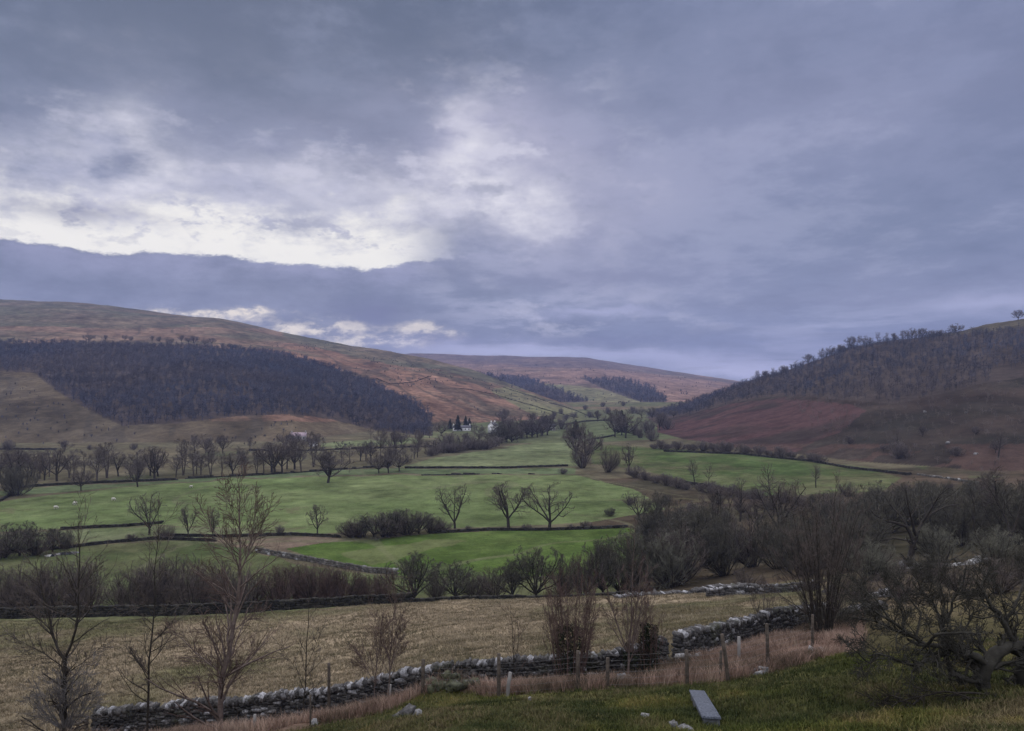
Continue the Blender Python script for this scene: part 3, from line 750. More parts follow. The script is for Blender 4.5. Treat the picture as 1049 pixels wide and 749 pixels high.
def mk_upright(seed, h, twigr, c2, c3, twig='twig', bark='bark', name='bare_tree', t0=0.3):
    """a line tree: one or two tall stems, ascending limbs"""
    rg = np.random.default_rng(seed)
    P, R = stems(rg.integers(1, 3), h * 0.97, 0.22, h * 0.018, rg, 7, 0.07, 0.05, 0.1, 0.2)
    r = make_tree(name, P, R, [dict(c=c2, ang=0.85, ratio=0.42, rr=0.55, t0=t0, n=5, wob=0.2, trop=0.10),
                               dict(c=9, ang=0.6, ratio=0.45, rr=0.55, t0=0.2, n=4, wob=0.2, trop=0.1),
                               dict(c=c3, ang=0.6, ratio=0.5, rr=0.6, t0=0.15, n=3, wob=0.2, trop=0.05)], rg, bark, twig, 1, twigr, env=(h, 0.42, 0.58))
    r['h'] = h; return r
def mk_bush(seed, h, ns, twigr, c1, c2, twig='twig', bark='bark', name='willow_bush', spread=0.75, c3=0):
    rg = np.random.default_rng(seed)
    P, R = stems(ns, h * 0.95, spread, h * 0.012, rg, 6, 0.12, 0.09, h * 0.04, 0.25)
    lv = [dict(c=c1, ang=0.65, ratio=0.48, rr=0.6, t0=0.12, n=4, wob=0.2, trop=0.10),
          dict(c=c2, ang=0.5, ratio=0.5, rr=0.6, t0=0.1, n=3, wob=0.2, trop=0.08)]
    if c3: lv.append(dict(c=c3, ang=0.6, ratio=0.5, rr=0.7, t0=0.1, n=3, wob=0.2, trop=0.05))
    r = make_tree(name, P, R, lv, rg, bark, twig, 0, twigr, env=(h, 0.58, 0.42))
    r['h'] = h; return r
PROTO['spread'] = [mk_spreading(s, 13, 0.020, 7) for s in (21, 22, 23)]
PROTO['round'] = [mk_spreading(s, 13, 0.028, 9, 'twig_far', bole=0.18, wide=1.15, nl=9, name='round_tree') for s in (31, 32)]
PROTO['open'] = [mk_spreading(s, 13, 0.018, 5, bole=0.15, wide=0.85, nl=5) for s in (41, 42)]
PROTO['line'] = [mk_upright(s, 13, 0.021, 20, 9, 'twig_far', 'bark_far') for s in (51, 52, 53, 54)]
PROTO['bush'] = [mk_bush(s, 6, 24, 0.013, 11, 7, spread=1.0) for s in (61, 62, 63)]
PROTO['redbush'] = [mk_bush(s, 6, 28, 0.014, 12, 7, 'twig_red', spread=0.85) for s in (64, 65)]
PROTO['dense'] = [mk_bush(s, 7, 20, 0.018, 12, 8, 'twig_green', name='thicket_tree', spread=1.1, c3=3) for s in (71, 72, 73)]
PROTO['farbush'] = [mk_bush(s, 5, 20, 0.028, 10, 7, 'twig_far', name='bush', spread=1.15) for s in (81, 82)]
PROTO['pale'] = [mk_bush(s, 7, 22, 0.016, 11, 7, 'pale_twig', name='thorn_tree', spread=1.1, c3=3) for s in (75, 76)]
PROTO['dome'] = [mk_spreading(s, 7, 0.016, 8, 'twig_green', bole=0.10, wide=1.35, nl=12, name='round_thorn_tree') for s in (35, 36)]
PROTO['slender'] = [mk_upright(s, 9, 0.014, 16, 4, 'twig', t0=0.35) for s in (91, 92)]
def mk_conifer(seed, h):
    rg = np.random.default_rng(seed); r = empty('evergreen_tree', (0, 0, 0))
    gt = G(); tubes(gt, A_([[[0, 0, -0.3], [0, 0, h * 0.5], [0, 0, h * 0.97]]]), A_([[0.25, 0.15, 0.03]]), 6)
    n = 900; z = rg.uniform(0.12, 0.98, n); az = rg.uniform(0, 6.28, n)
    rad = (1 - z) ** 0.75 * h * 0.30 * (1 + 0.35 * np.sin(az * 3 + z * 19)) * rg.uniform(0.5, 1.1, n)
    S = np.stack([0.2 * rad * np.cos(az), 0.2 * rad * np.sin(az), z * h], 1)
    E = np.stack([rad * np.cos(az), rad * np.sin(az), z * h - 0.25 * rad + 0.2], 1)
    gc = G(); tubes(gc, np.stack([S, (S + E) / 2, E], 1), np.tile(A_([[0.04, 0.16, 0.03]]), (n, 1)), 3)
    a = gt.build('trunk', M['bark'], r); b = gc.build('crown', M['ever'], r); CHILD[r.name] = [a, b]; r['h'] = h
    return r
PROTO['ever'] = [mk_conifer(5, 11), mk_conifer(6, 11)]
USED = set(); KN = {}
def plant(kind, u, v, px, label, cat='tree', group=None, Y=None, w=1.0, y0=90, y1=9999, name=None):
    """plant a tree with its foot where the photo shows (u, v), px photo pixels high"""
    p = spot(u, v, Y, y0, y1)
    ks = PROTO[kind]; i = KN.get(kind, 0); KN[kind] = i + 1
    pr = ks[i % len(ks)]
    h = px / F * p[1]; s = h / pr['h']
    rz = float(RNG.uniform(0, 6.28)); sx = s * w
    if pr.name not in USED:
        USED.add(pr.name); o = pr; o.location = p; o.rotation_euler = (0, 0, rz); o.scale = (sx, sx, s)
    else: o = dup(pr, p, rz, (sx, sx, s))
    for k_ in ('h',):
        pass
    tag(o, label, cat, group)
    return o
ORD = 'first second third fourth fifth sixth seventh eighth ninth tenth eleventh twelfth thirteenth fourteenth fifteenth sixteenth seventeenth eighteenth nineteenth twentieth'.split()
def row(items, tmpl, group, cat='tree', **kw):
    items = sorted(items, key=lambda a: a[1])
    for i, it in enumerate(items):
        o = ORD[i] if i < len(items) - 1 or len(items) > 20 else 'last'
        plant(it[0], it[1], it[2], it[3], tmpl.format(o=o), cat, group, Y=(it[4] if len(it) > 4 else None), w=(it[5] if len(it) > 5 else 1.0), **kw)

# the line of trees behind the big pasture
LV = [(-20, 493), (110, 492), (180, 491), (250, 486), (300, 484), (330, 480), (355, 476), (400, 472), (440, 467), (470, 463), (500, 459), (530, 452), (560, 447)]
rg = np.random.default_rng(77)
def line_items(u0, u1, stepu, h0, h1, dv=0, kinds=('line', 'line', 'line', 'spread'), w=1.0):
    out = []; u = u0
    while u < u1:
        out.append((kinds[rg.integers(len(kinds))], u, float(crv(u, LV)) + dv + rg.uniform(-4, 1.5), rg.uniform(h0 * 0.72, h1), None, w * rg.uniform(0.95, 1.35)))
        u += stepu * rg.uniform(0.35, 1.65)
    return [(k, u, v, min(h_, 12) if 495 < u < 513 else (min(h_, 15) if 463 < u < 486 else h_), y_, w_) for k, u, v, h_, y_, w_ in out]
row(line_items(-6, 26, 9, 31, 38), '{o} tree from the left edge in the grey tree line behind the bushy tree', 'trees in the line behind the pasture', y0=250)
row(line_items(28, 175, 8.2, 31, 39), '{o} tree from the left in the grey tree line behind the sheep pasture', 'trees in the line behind the pasture', y0=250)
row(line_items(180, 322, 8.0, 31, 39), '{o} tree from the left in the tree line directly left of the lone round tree', 'trees in the line behind the pasture', y0=250)
row(line_items(350, 442, 7.5, 24, 33), '{o} tree in the tree line between the round lone tree and the farm field', 'trees in the line behind the pasture', y0=250)
row(line_items(445, 560, 7.0, 22, 31, 0, ('round', 'line', 'round', 'farbush'), 1.15), '{o} tree in the dense dark trees along the top of the narrow green field', 'trees at the hamlet', y0=300)
hm_ = np.random.default_rng(8)
row([('round' if i % 2 else 'dome', 514 + i * 5.2, float(crv(514 + i * 5.2, LV)) - 1 + hm_.uniform(-1, 1), hm_.uniform(17, 24), None, 1.2) for i in range(10)],
    '{o} tree from the left in the solid dark group right of the white farmhouse', 'dark group right of the farmhouse', y0=300)
row([('farbush', 442 + i * 5.5, float(crv(442 + i * 5.5, LV)) + hm_.uniform(-1, 1), hm_.uniform(9, 14), None, 1.5) for i in range(12)],
    '{o} bush from the left along the foot of the trees below the white farmhouse', 'bushes below the farmhouse', 'bush', y0=300)
row([('round', 452, 447, 17), ('line', 486, 446, 16), ('round', 520, 441, 17), ('line', 533, 438, 16), ('round', 546, 440, 18), ('round', 516, 436, 18), ('round', 560, 437, 15), ('farbush', 575, 440, 13), ('line', 440, 449, 13)],
    '{o} tree from the left among the trees around the white farmhouse', 'trees around the farmhouse', y0=450)
row([('ever', 469, 442, 17), ('ever', 477, 441, 15), ('ever', 481, 440, 12), ('ever', 461, 441, 12)], '{o} dark conifer from the left behind the low long building', 'conifers by the low building', y0=450)
# second row, at the foot of the left hill
row([('farbush', 8, 462, 13), ('round', 66, 463, 12, None, 1.4), ('farbush', 92, 461, 6), ('farbush', 137, 461, 8), ('line', 200, 464, 20), ('round', 211, 464, 20), ('round', 228, 464, 19), ('line', 256, 463, 16)],
    '{o} tree from the left at the foot of the brown slope below the left wood', 'trees at the foot of the left hill', y0=380)
row([('round', 293, 459, 19), ('round', 303, 460, 17), ('round', 318, 460, 16), ('line', 331, 460, 14), ('line', 380, 450, 15), ('round', 404, 457, 16), ('round', 411, 457, 17), ('line', 430, 455, 17)],
    '{o} tree from the left around the pink roofed farm below the wood', 'trees around the small farm', y0=400)
# trees standing free in the fields
plant('round', 336, 495, 35, 'lone round crowned tree on short trunk in the green pasture', w=1.45)
plant('dense', 17, 508, 38, 'bushy many stemmed tree at the left edge of the sheep pasture', w=1.0)
plant('round', 83, 503, 26, 'small round tree on the low bank above the two sheep', w=0.9)
plant('round', 141, 499, 30, 'broad low tree on the bank in front of the left tree line', w=1.0)
row([('round', 388, 485, 24), ('round', 398, 485, 27), ('round', 409, 483, 24)], '{o} of three close round trees right of the lone pasture tree', 'three close trees in the pasture')
plant('open', 206, 556, 60, 'open forked leafless tree with wide raised limbs behind the pink patch', Y=195, w=0.8) if False else None
plant('open', 153, 548, 50, 'open wispy leafless tree left of the two small dark field trees', w=0.8)
plant('spread', 193, 553, 38, 'left of two small dark trees standing by the field wall', w=0.7)
plant('spread', 218, 552, 33, 'right of two small dark trees standing by the field wall', w=0.7)
row([('bush', 4, 571, 34, None, 1.2), ('dome', 20, 570, 38, None, 1.2), ('bush', 36, 569, 30, None, 1.3), ('dome', 54, 566, 28, None, 1.2), ('bush', 68, 563, 20, None, 1.2)],
    '{o} bush from the left in the rounded clump just above the white puddles', 'bushes above the puddles', 'bush')
plant('bush', 171, 552, 16, 'small purple bush under the two field trees', 'bush', w=1.3)
plant('farbush', 134, 555, 9, 'low reddish bush on the wall left of the field trees', 'bush', w=1.4)
plant('spread', 325, 549, 33, 'small upright leafless tree at the left end of the dark hedge', w=0.8)
plant('farbush', 286, 548, 11, 'tiny round bush left of the small upright tree', 'bush')
row([('bush', 361, 551, 20, None, 1.5), ('bush', 371, 551, 25, None, 1.4), ('dome', 383, 551, 27, None, 1.5), ('bush', 394, 550, 29, None, 1.4), ('dome', 405, 549, 29, None, 1.5), ('bush', 417, 548, 28, None, 1.5), ('dome', 429, 547, 24, None, 1.5), ('bush', 440, 546, 20, None, 1.6), ('bush', 452, 545, 13, None, 1.8)],
    '{o} bush from the left in the dark rounded hedge across the middle', 'bushes of the middle hedge', 'bush')
plant('open', 466, 542, 54, 'slim twisted leafless tree, leftmost of three in the middle meadow', w=0.8)
plant('spread', 521, 542, 52, 'dense crowned leafless tree, middle of three in the meadow', w=1.15)
plant('open', 563, 542, 54, 'wide forked leafless tree, rightmost of three in the meadow', w=1.15)
row([('farbush', 480, 544, 6, None, 1.6), ('farbush', 540, 543, 7, None, 1.6), ('farbush', 585, 543, 6, None, 1.6), ('farbush', 600, 541, 8, None, 1.6)],
    '{o} low bush from the left under the three meadow trees', 'low bushes under the meadow trees', 'bush')
plant('open', 655, 533, 34, 'pollard with heavy crooked limbs at the right end of the meadow', w=1.2)
# clump where the valley narrows
row([('round', 590, 470, 40, None, 0.8), ('round', 600, 474, 38, None, 0.9), ('round', 630, 448, 30, None, 0.8), ('round', 641, 449, 31, None, 1.0), ('farbush', 668, 452, 14), ('farbush', 655, 449, 12), ('ever', 637, 446, 26, None, 1.3), ('ever', 590, 452, 22, None, 1.2)],
    '{o} tree from the left in the dark clump where the dale narrows', 'dark trees where the dale narrows', y0=300)
row([('farbush', 556, 436, 9), ('round', 567, 433, 12), ('farbush', 580, 431, 8), ('round', 588, 430, 10), ('farbush', 604, 428, 8), ('round', 612, 432, 12), ('farbush', 622, 424, 8), ('farbush', 648, 424, 9), ('round', 657, 428, 12), ('round', 668, 430, 13), ('farbush', 680, 432, 11), ('farbush', 600, 420, 6), ('farbush', 618, 417, 6), ('farbush', 638, 416, 6), ('round', 690, 428, 10), ('farbush', 575, 424, 6)],
    '{o} small dark tree from the left across the head of the dale', 'small trees at the head of the dale', y0=500)
row([('farbush', 662, 444, 16, None, 1.2), ('round', 676, 441, 18, None, 1.0), ('farbush', 684, 440, 13, None, 1.1), ('farbush', 650, 446, 13, None, 1.1)],
    '{o} tree from the left beside the tip of the red bracken slope', 'trees at the tip of the bracken', y0=300)
row([('bush', 597, 480, 30, None, 0.8), ('bush', 622, 484, 31, None, 0.8), ('spread', 644, 485, 32, None, 0.8), ('farbush', 576, 486, 7, None, 1.5), ('farbush', 606, 456, 7)],
    '{o} bush from the left above the end of the dark field wall', 'bushes by the end of the field wall', 'bush', y0=230)
hb_ = np.random.default_rng(31)
row([('farbush', u_ + hb_.uniform(-3, 3), float(crv(u_, [(668, 460), (716, 462), (770, 466), (812, 470), (870, 479)])) , hb_.uniform(6, 14), None, hb_.uniform(1.1, 1.7)) for u_ in range(668, 840, 9)],
    '{o} bush from the left along the wall below the red bracken', 'bushes below the bracken slope', 'bush', y0=300)
row([('farbush', u_ + hb_.uniform(-3, 3), float(crv(u_, [(648, 489), (692, 500), (780, 513), (830, 520)])), hb_.uniform(7, 15), None, hb_.uniform(1.0, 1.6)) for u_ in range(650, 830, 11)],
    '{o} bush from the left in the slanting hedge below the right field', 'bushes of the slanting hedge', 'bush', y0=170)
for i, (u, v, h) in enumerate([(712, 497, 28), (726, 500, 28), (758, 535, 46), (789, 520, 50), (836, 500, 26)]):
    plant('slender', u, v, h, ORD[i] + ' thin upright tree from the left before the right hand field', 'tree', 'thin trees before the right field', y0=120, w=0.9)
row([('farbush', 920, 470, 20), ('round', 905, 463, 9), ('farbush', 980, 468, 12, None, 1.3), ('round', 1020, 465, 15), ('farbush', 870, 455, 10), ('round', 945, 448, 12), ('farbush', 1000, 445, 9), ('slender', 920, 462, 26), ('slender', 1022, 470, 30)],
    '{o} dark bush or tree from the left low on the right hill', 'lone bushes low on the right hill', 'bush', y0=300)
# willows of the stream, beyond the brow of the rough pasture
S1 = [(u, h) for u, h in ((-12, 46), (8, 40), (30, 52), (50, 54), (72, 56), (90, 48))]
row([('bush', u, None, h + 10, 116 + rg.uniform(-4, 6), 1.0) for u, h in S1], '{o} willow from the left in the leftmost clump by the dark wall', 'willows of the left clump', 'bush')
S2 = [(128, 40), (142, 50), (160, 54), (180, 56), (198, 46), (218, 50), (240, 38), (258, 42)]
row([('bush', u, None, h + 10, 116 + rg.uniform(-4, 6), 1.0) for u, h in S2], '{o} willow from the left in the second clump behind the tall birch', 'willows of the second clump', 'bush')
S3 = [(288, 42), (306, 40), (322, 44), (338, 34), (352, 38), (372, 24), (392, 26)]
row([('redbush', u, None, h + 8, 118 + rg.uniform(-4, 6), 0.95) for u, h in S3], '{o} willow from the left in the reddish hedge right of the gap', 'willows of the reddish hedge', 'bush')
row([('dome', 424, None, 52, 122, 1.1), ('bush', 446, None, 32, 122, 0.9), ('dome', 466, None, 42, 124, 1.1), ('bush', 486, None, 30, 124, 1.3), ('bush', 506, None, 36, 122, 1.2), ('dome', 525, None, 42, 122, 0.9), ('dome', 549, None, 60, 122, 0.95), ('bush', 574, None, 46, 122, 0.8)],
    '{o} dark rounded tree from the left along the brow of the straw field', 'dark trees along the brow')
row([('bush', 598, None, 52, 118, 0.8), ('dome', 618, None, 60, 120, 0.9), ('dense', 640, None, 68, 122, 0.95), ('dome', 664, None, 74, 128, 1.0), ('bush', 690, None, 70, 124, 0.9), ('dome', 706, None, 74, 134, 1.0)],
    '{o} tree from the left in the black thicket behind the rubble wall', 'trees of the black thicket')
row([('dense', 676, None, 52, 190, 1.0), ('dense', 700, None, 50, 180, 1.0), ('dense', 730, None, 62, 160, 0.9), ('dense', 742, None, 60, 130, 0.9), ('bush', 772, None, 60, 140, 1.0), ('dense', 798, None, 66, 130, 0.9), ('spread', 735, None, 70, 165, 0.8), ('spread', 800, None, 72, 170, 0.9)],
    '{o} tree from the left in the tall thicket right of the meadow', 'trees of the tall thicket')
rgb_ = np.random.default_rng(123)
row([(['dense', 'bush', 'dense', 'farbush'][i % 4], 622 + i * 27 + rgb_.uniform(-8, 8), None, rgb_.uniform(9, 18), rgb_.uniform(225, 262), 1.3) for i in range(17)],
    '{o} bush from the left in the farthest belt of the right hand thicket', 'bushes of the farthest thicket belt', 'bush')
row([(['dense', 'bush', 'spread', 'spread'][i % 4], 668 + i * 36 + rgb_.uniform(-8, 8), None, rgb_.uniform(22, 40), rgb_.uniform(175, 205), 1.15) for i in range(11)],
    '{o} tree from the left in the second belt of the right hand thicket', 'trees of the second thicket belt')
row([('pale', 688, None, 60, 121, 1.0), ('pale', 752, None, 34, 165, 1.1), ('pale', 890, None, 46, 88, 1.2), ('pale', 962, None, 44, 100, 1.2), ('pale', 1022, None, 44, 84, 1.2)],
    '{o} from the left of the paler lichened thorns in the right thicket', 'paler thorns in the thicket')
plant('bush', 765, None, 24, 'low rounded bush on the bank above the rubble wall', 'bush', Y=96, w=1.6)
row([('dense', 820, None, 62, 110, 0.9), ('dense', 848, None, 58, 120, 1.0), ('dense', 872, None, 66, 105, 0.9), ('dense', 880, None, 58, 145, 1.0), ('dense', 905, None, 58, 165, 1.0), ('dense', 850, None, 50, 170, 1.0)],
    '{o} dark tree from the left in the thicket behind the tall fan shaped tree', 'dark trees behind the fan shaped tree')
row([('dense', 935, None, 50, 175, 1.1), ('dense', 962, None, 50, 160, 1.1), ('dense', 985, None, 56, 130, 1.0), ('dense', 1010, None, 50, 170, 1.1), ('dense', 1040, None, 66, 120, 1.0), ('spread', 1028, None, 84, 125, 0.9), ('dense', 1070, None, 74, 110, 1.0)],
    '{o} dark tree from the left in the thicket at the right edge', 'dark trees at the right edge')
# skyline trees
rg = np.random.default_rng(99)
def crest_row(pts, tmpl, group, hill_c, hy):
    for i, (k, u, px, w) in enumerate(sorted(pts, key=lambda a: a[1])):
        plant(k, u, None, px, tmpl.format(o=ORD[i]), 'tree', group, Y=float(crv(u, hy)) - 15, w=w)
crest_row([('line', 776, 9, 1.1), ('farbush', 784, 7, 1.2), ('line', 792, 9, 1.1), ('farbush', 803, 8, 1.2), ('line', 815, 10, 1.1), ('round', 828, 11, 1), ('line', 842, 12, 1.1), ('round', 852, 11, 1), ('farbush', 862, 9, 1.3)],
          '{o} tree from the left on the skyline of the right hill\'s lower shoulder', 'skyline trees of the lower shoulder', RC, RCY)
crest_row([('round', 872, 13, 1), ('line', 881, 12, 1), ('round', 888, 11, 1), ('line', 899, 14, 1), ('line', 908, 12, 1), ('round', 916, 9, 1), ('line', 925, 11, 1), ('round', 934, 13, 1), ('round', 945, 11, 1.2), ('farbush', 956, 8, 1.2), ('farbush', 964, 7, 1.2)],
          '{o} tree from the left in the open row along the right skyline', 'skyline trees of the open row', RC, RCY)
plant('round', 979, None, 10, 'broad lone tree on the right skyline beside the bare crest', Y=815, w=1.5)
plant('round', 1043, None, 11, 'lone round tree on the bare crest at the right edge', Y=795, w=1.1)
# trees on the upper left moor, above the wood
row([('round', 91, 350, 9, None, 1.3), ('round', 108, 350, 7), ('round', 128, 349, 7), ('farbush', 134, 349, 5), ('round', 156, 350, 6), ('farbush', 163, 350, 6), ('round', 174, 353, 8, None, 1.2), ('round', 186, 351, 8), ('round', 193, 352, 8, None, 1.4), ('round', 199, 353, 9, None, 1.4), ('round', 210, 354, 8), ('round', 217, 353, 7, None, 1.4), ('farbush', 235, 356, 5), ('farbush', 241, 357, 5)],
    '{o} small dark tree from the left on the moor above the left wood', 'small trees on the moor above the wood', y0=800)

# ------------------------------------------------------------------ stone walls
_sph = None
def stone_proto(rg):
    """a rounded, knocked-about block in the unit cube"""
    v, f = [], []
    n = 3; idx = {}
    def vid(p):
        k = tuple(np.round(p, 4))
        if k not in idx: idx[k] = len(v); v.append(np.array(p, float))
        return idx[k]
    L = [-1, 0, 1]
    for ax in range(3):
        for sgn in (-1, 1):
            for i in range(2):
                for j in range(2):
                    c = []
                    for a, b in ((i, j), (i + 1, j), (i + 1, j + 1), (i, j + 1)):
                        p = [0, 0, 0]; p[ax] = sgn; p[(ax + 1) % 3] = L[a]; p[(ax + 2) % 3] = L[b]; c.append(vid(p))
                    f.append(c if sgn > 0 else c[::-1])
    v = A_(v); r = np.linalg.norm(v, axis=1, keepdims=True)
    v = v * lerp(1.0, 1.35 / r, 0.30); v += rg.normal(0, 0.14, v.shape)
    return v * 0.5, A_(f)
SP = [stone_proto(np.random.default_rng(200 + i)) for i in range(14)]
def put_stones(g, C, size, ang, tilt, cols, rg):
    """C (n,3) centres, size (n,3), ang yaw, tilt roll"""
    k = rg.integers(len(SP), size=len(C))
    for q in range(len(SP)):
        m = np.where(k == q)[0]
        if not len(m): continue
        v, f = SP[q]
        p = v[None] * size[m][:, None, :]
        ct, st = np.cos(tilt[m])[:, None], np.sin(tilt[m])[:, None]
        x = p[..., 0] * ct - p[..., 2] * st; z = p[..., 0] * st + p[..., 2] * ct; y = p[..., 1]
        ca, sa = np.cos(ang[m])[:, None], np.sin(ang[m])[:, None]
        V = np.stack([x * ca - y * sa, x * sa + y * ca, z], -1) + C[m][:, None, :]
        F_ = (f[None] + (np.arange(len(m)) * len(v))[:, None, None]).reshape(-1, 4)
        g.add(V.reshape(-1, 3), F_, np.repeat(cols[m], len(v), 0))
def path_pts(pts, step):
    """resample a world polyline (x, y)"""
    p = A_(pts, float) if False else np.array(pts, float); d = np.r_[0, np.cumsum(np.linalg.norm(np.diff(p, axis=0), axis=1))]
    s = np.arange(0, d[-1], step); return np.stack([np.interp(s, d, p[:, 0]), np.interp(s, d, p[:, 1])], 1), s, d[-1]
def dry_wall(world, h, label, seed, course=0.12, slen=0.32, thick=0.55, dark=(0.030, 0.029, 0.030), pale=(0.105, 0.10, 0.10), white=(0.30, 0.30, 0.32), hn=0.08, cope=True, mat='stone', ruin=0.0, wfrac=0.1, cat='wall', group=None, copew=None):
    rg = np.random.default_rng(seed)
    fine, s, tot = path_pts(world, 0.1)
    def at(q):
        x = np.interp(q, s, fine[:, 0]); y = np.interp(q, s, fine[:, 1])
        x2 = np.interp(q + 0.2, s, fine[:, 0]); y2 = np.interp(q + 0.2, s, fine[:, 1]); x1 = np.interp(q - 0.2, s, fine[:, 0]); y1 = np.interp(q - 0.2, s, fine[:, 1])
        return x, y, np.arctan2(y2 - y1, x2 - x1)
    hq = lambda q: h * (1 + hn * fbm(q, 0 * q, 3.0, 3, 5)) * (1 - ruin * np.clip(fbm(q, 0 * q + 5, 5.0, 3, 3) * 2.2 + 0.3, 0, 1))
    g = G(); nc = max(2, int(h / course))
    for c in range(nc):
        q, xs = 0.0, []
        ls = []
        while q < tot:
            l = slen * rg.uniform(0.5, 1.5); xs.append(q + l / 2); ls.append(l); q += l
        xs, ls = A_(xs), A_(ls); x, y, a = at(xs); z0 = zrel(x, y) + EYE
        top = hq(xs) * (0.86 if cope else 1.0); zc = (c + 0.5) * course
        keep = zc < top
        if not keep.any(): continue
        n = keep.sum(); w = thick * (1 - 0.3 * c / nc) * rg.uniform(0.85, 1.1, n)
        C = np.stack([x[keep], y[keep], z0[keep] + zc - 0.06], 1) + rg.normal(0, 0.015, (n, 3))
        t = rg.random((n, 1)); col = lerp(A_(dark), A_(pale), t ** 1.8)
        col = np.where(rg.random((n, 1)) < wfrac * 0.5, A_(white) * rg.uniform(0.6, 1, (n, 1)), col)
        put_stones(g, C, np.stack([ls[keep] * 1.08, w, np.full(n, course * 1.15) * rg.uniform(0.85, 1.3, n)], 1), a[keep], rg.normal(0, 0.06, n), col, rg)
    org = (fine[len(fine) // 2, 0], fine[len(fine) // 2, 1], gz(*fine[len(fine) // 2]))
    o = g.build('dry_stone_wall', M[mat], origin=org, colour=True)
    tag(o, label, cat, group)
    if cope:
        g = G(); cw = slen * 0.50; q = np.arange(0.1, tot, cw * 0.8); q = q + rg.normal(0, cw * 0.15, len(q)); n = len(q)
        x, y, a = at(q); z = zrel(x, y) + EYE + hq(q) * 0.86
        keep = rg.random(n) > 0.05
        t = rg.random((n, 1)); col = lerp(A_(dark) * 1.3, A_(pale), t)
        cf = wfrac * 1.6 if copew is None else copew
        col = np.where(rg.random((n, 1)) < cf, A_(white) * rg.uniform(0.6, 1.1, (n, 1)), col)
        sz = np.stack([cw * rg.uniform(0.5, 1.8, n), thick * rg.uniform(0.6, 1.0, n), h * 0.17 * rg.uniform(0.5, 1.5, n)], 1)
        put_stones(g, np.stack([x, y, z + 0.05], 1)[keep], sz[keep], a[keep], rg.normal(0.2, 0.4, n)[keep], col[keep], rg)
        c = g.build('coping', M[mat], o, origin=org, colour=True)
    return o
def uvw(pts): return [((u - CU) / F * Y, Y) for u, Y in pts]
def pix(pts, **k):
    out = []
    for u, v in pts:
        Y = hit(u, v, **k); out.append(((u - CU) / F * Y, Y))
    return out
dry_wall(uvw(W1), 1.38, 'long mossy dry stone wall with pale coping crossing the bottom of the straw field', 301, wfrac=0.14)
dry_wall(uvw(W2), 1.5, 'dry stone wall with whitish coping climbing right behind the fence posts', 302, wfrac=0.14)
dry_wall(uvw(W2B), 1.2, 'broken end of dry stone wall beside the tall fan shaped tree', 303, ruin=0.6, wfrac=0.2)
dry_wall(uvw([(630, 88), (660, 89), (700, 90), (740, 92), (775, 93)]), 0.9, 'low tumbled rubble wall on the far brow of the straw field', 304, ruin=0.7, slen=0.7, course=0.25, thick=1.2, wfrac=0.12, hn=0.3)
dry_wall(uvw([(724, 84), (760, 84), (800, 83), (834, 82)]), 0.95, 'low grey stone wall just left of the tall fan shaped tree', 305, slen=0.6, course=0.25, wfrac=0.12)
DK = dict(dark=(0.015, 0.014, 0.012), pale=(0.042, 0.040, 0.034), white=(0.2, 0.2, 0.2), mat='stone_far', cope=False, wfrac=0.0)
dry_wall(uvw([(-60, 103), (60, 103), (200, 103), (330, 106), (420, 108)]), 1.75, 'black shaded wall along the brow below the willow clumps', 306, slen=0.6, course=0.3, hn=0.25, **DK)  # shade below the willows is put into the near-black stone colour
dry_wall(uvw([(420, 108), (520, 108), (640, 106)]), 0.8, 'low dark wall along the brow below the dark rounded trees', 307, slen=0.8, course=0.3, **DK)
ST = dict(dark=(0.07, 0.066, 0.06), pale=(0.14, 0.13, 0.12), white=(0.3, 0.3, 0.3), mat='stone_far', cope=False, wfrac=0.1)
dry_wall(pix([(262, 566), (290, 571), (320, 576), (350, 582), (380, 587), (405, 589)], y0=110), 1.5, 'grey brown stone wall curving below the bright green field', 308, slen=1.0, course=0.4, hn=0.2, **ST)
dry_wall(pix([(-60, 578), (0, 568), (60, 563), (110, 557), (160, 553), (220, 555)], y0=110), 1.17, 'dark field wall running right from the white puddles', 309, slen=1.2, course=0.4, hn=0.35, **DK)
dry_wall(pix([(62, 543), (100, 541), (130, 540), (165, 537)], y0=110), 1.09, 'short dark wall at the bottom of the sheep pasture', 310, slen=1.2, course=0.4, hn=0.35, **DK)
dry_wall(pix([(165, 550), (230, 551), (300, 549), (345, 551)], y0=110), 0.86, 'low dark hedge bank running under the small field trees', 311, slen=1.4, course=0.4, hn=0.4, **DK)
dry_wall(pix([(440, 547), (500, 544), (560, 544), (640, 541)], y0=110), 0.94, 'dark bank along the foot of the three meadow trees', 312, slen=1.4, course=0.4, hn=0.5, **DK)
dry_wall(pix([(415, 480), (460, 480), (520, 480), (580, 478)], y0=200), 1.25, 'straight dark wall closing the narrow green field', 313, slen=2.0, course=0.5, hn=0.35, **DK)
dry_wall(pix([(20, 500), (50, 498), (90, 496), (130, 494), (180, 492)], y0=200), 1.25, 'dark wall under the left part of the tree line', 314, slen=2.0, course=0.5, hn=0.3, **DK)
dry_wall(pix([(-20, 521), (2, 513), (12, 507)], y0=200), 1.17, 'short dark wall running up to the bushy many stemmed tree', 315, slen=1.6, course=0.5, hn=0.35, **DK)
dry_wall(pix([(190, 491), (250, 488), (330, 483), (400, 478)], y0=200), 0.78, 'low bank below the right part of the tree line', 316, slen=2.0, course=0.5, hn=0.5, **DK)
dry_wall(pix([(409, 488), (450, 487), (500, 486), (545, 486)], y0=200), 0.70, 'broken remains of a wall lying across the pasture', 317, slen=2.0, course=0.45, hn=0.8, ruin=0.8, **DK)
dry_wall(pix([(700, 495), (735, 500), (775, 511)], y0=150), 1.09, 'dark wall slanting down the near edge of the right field', 318, slen=1.6, course=0.5, hn=0.35, **DK)
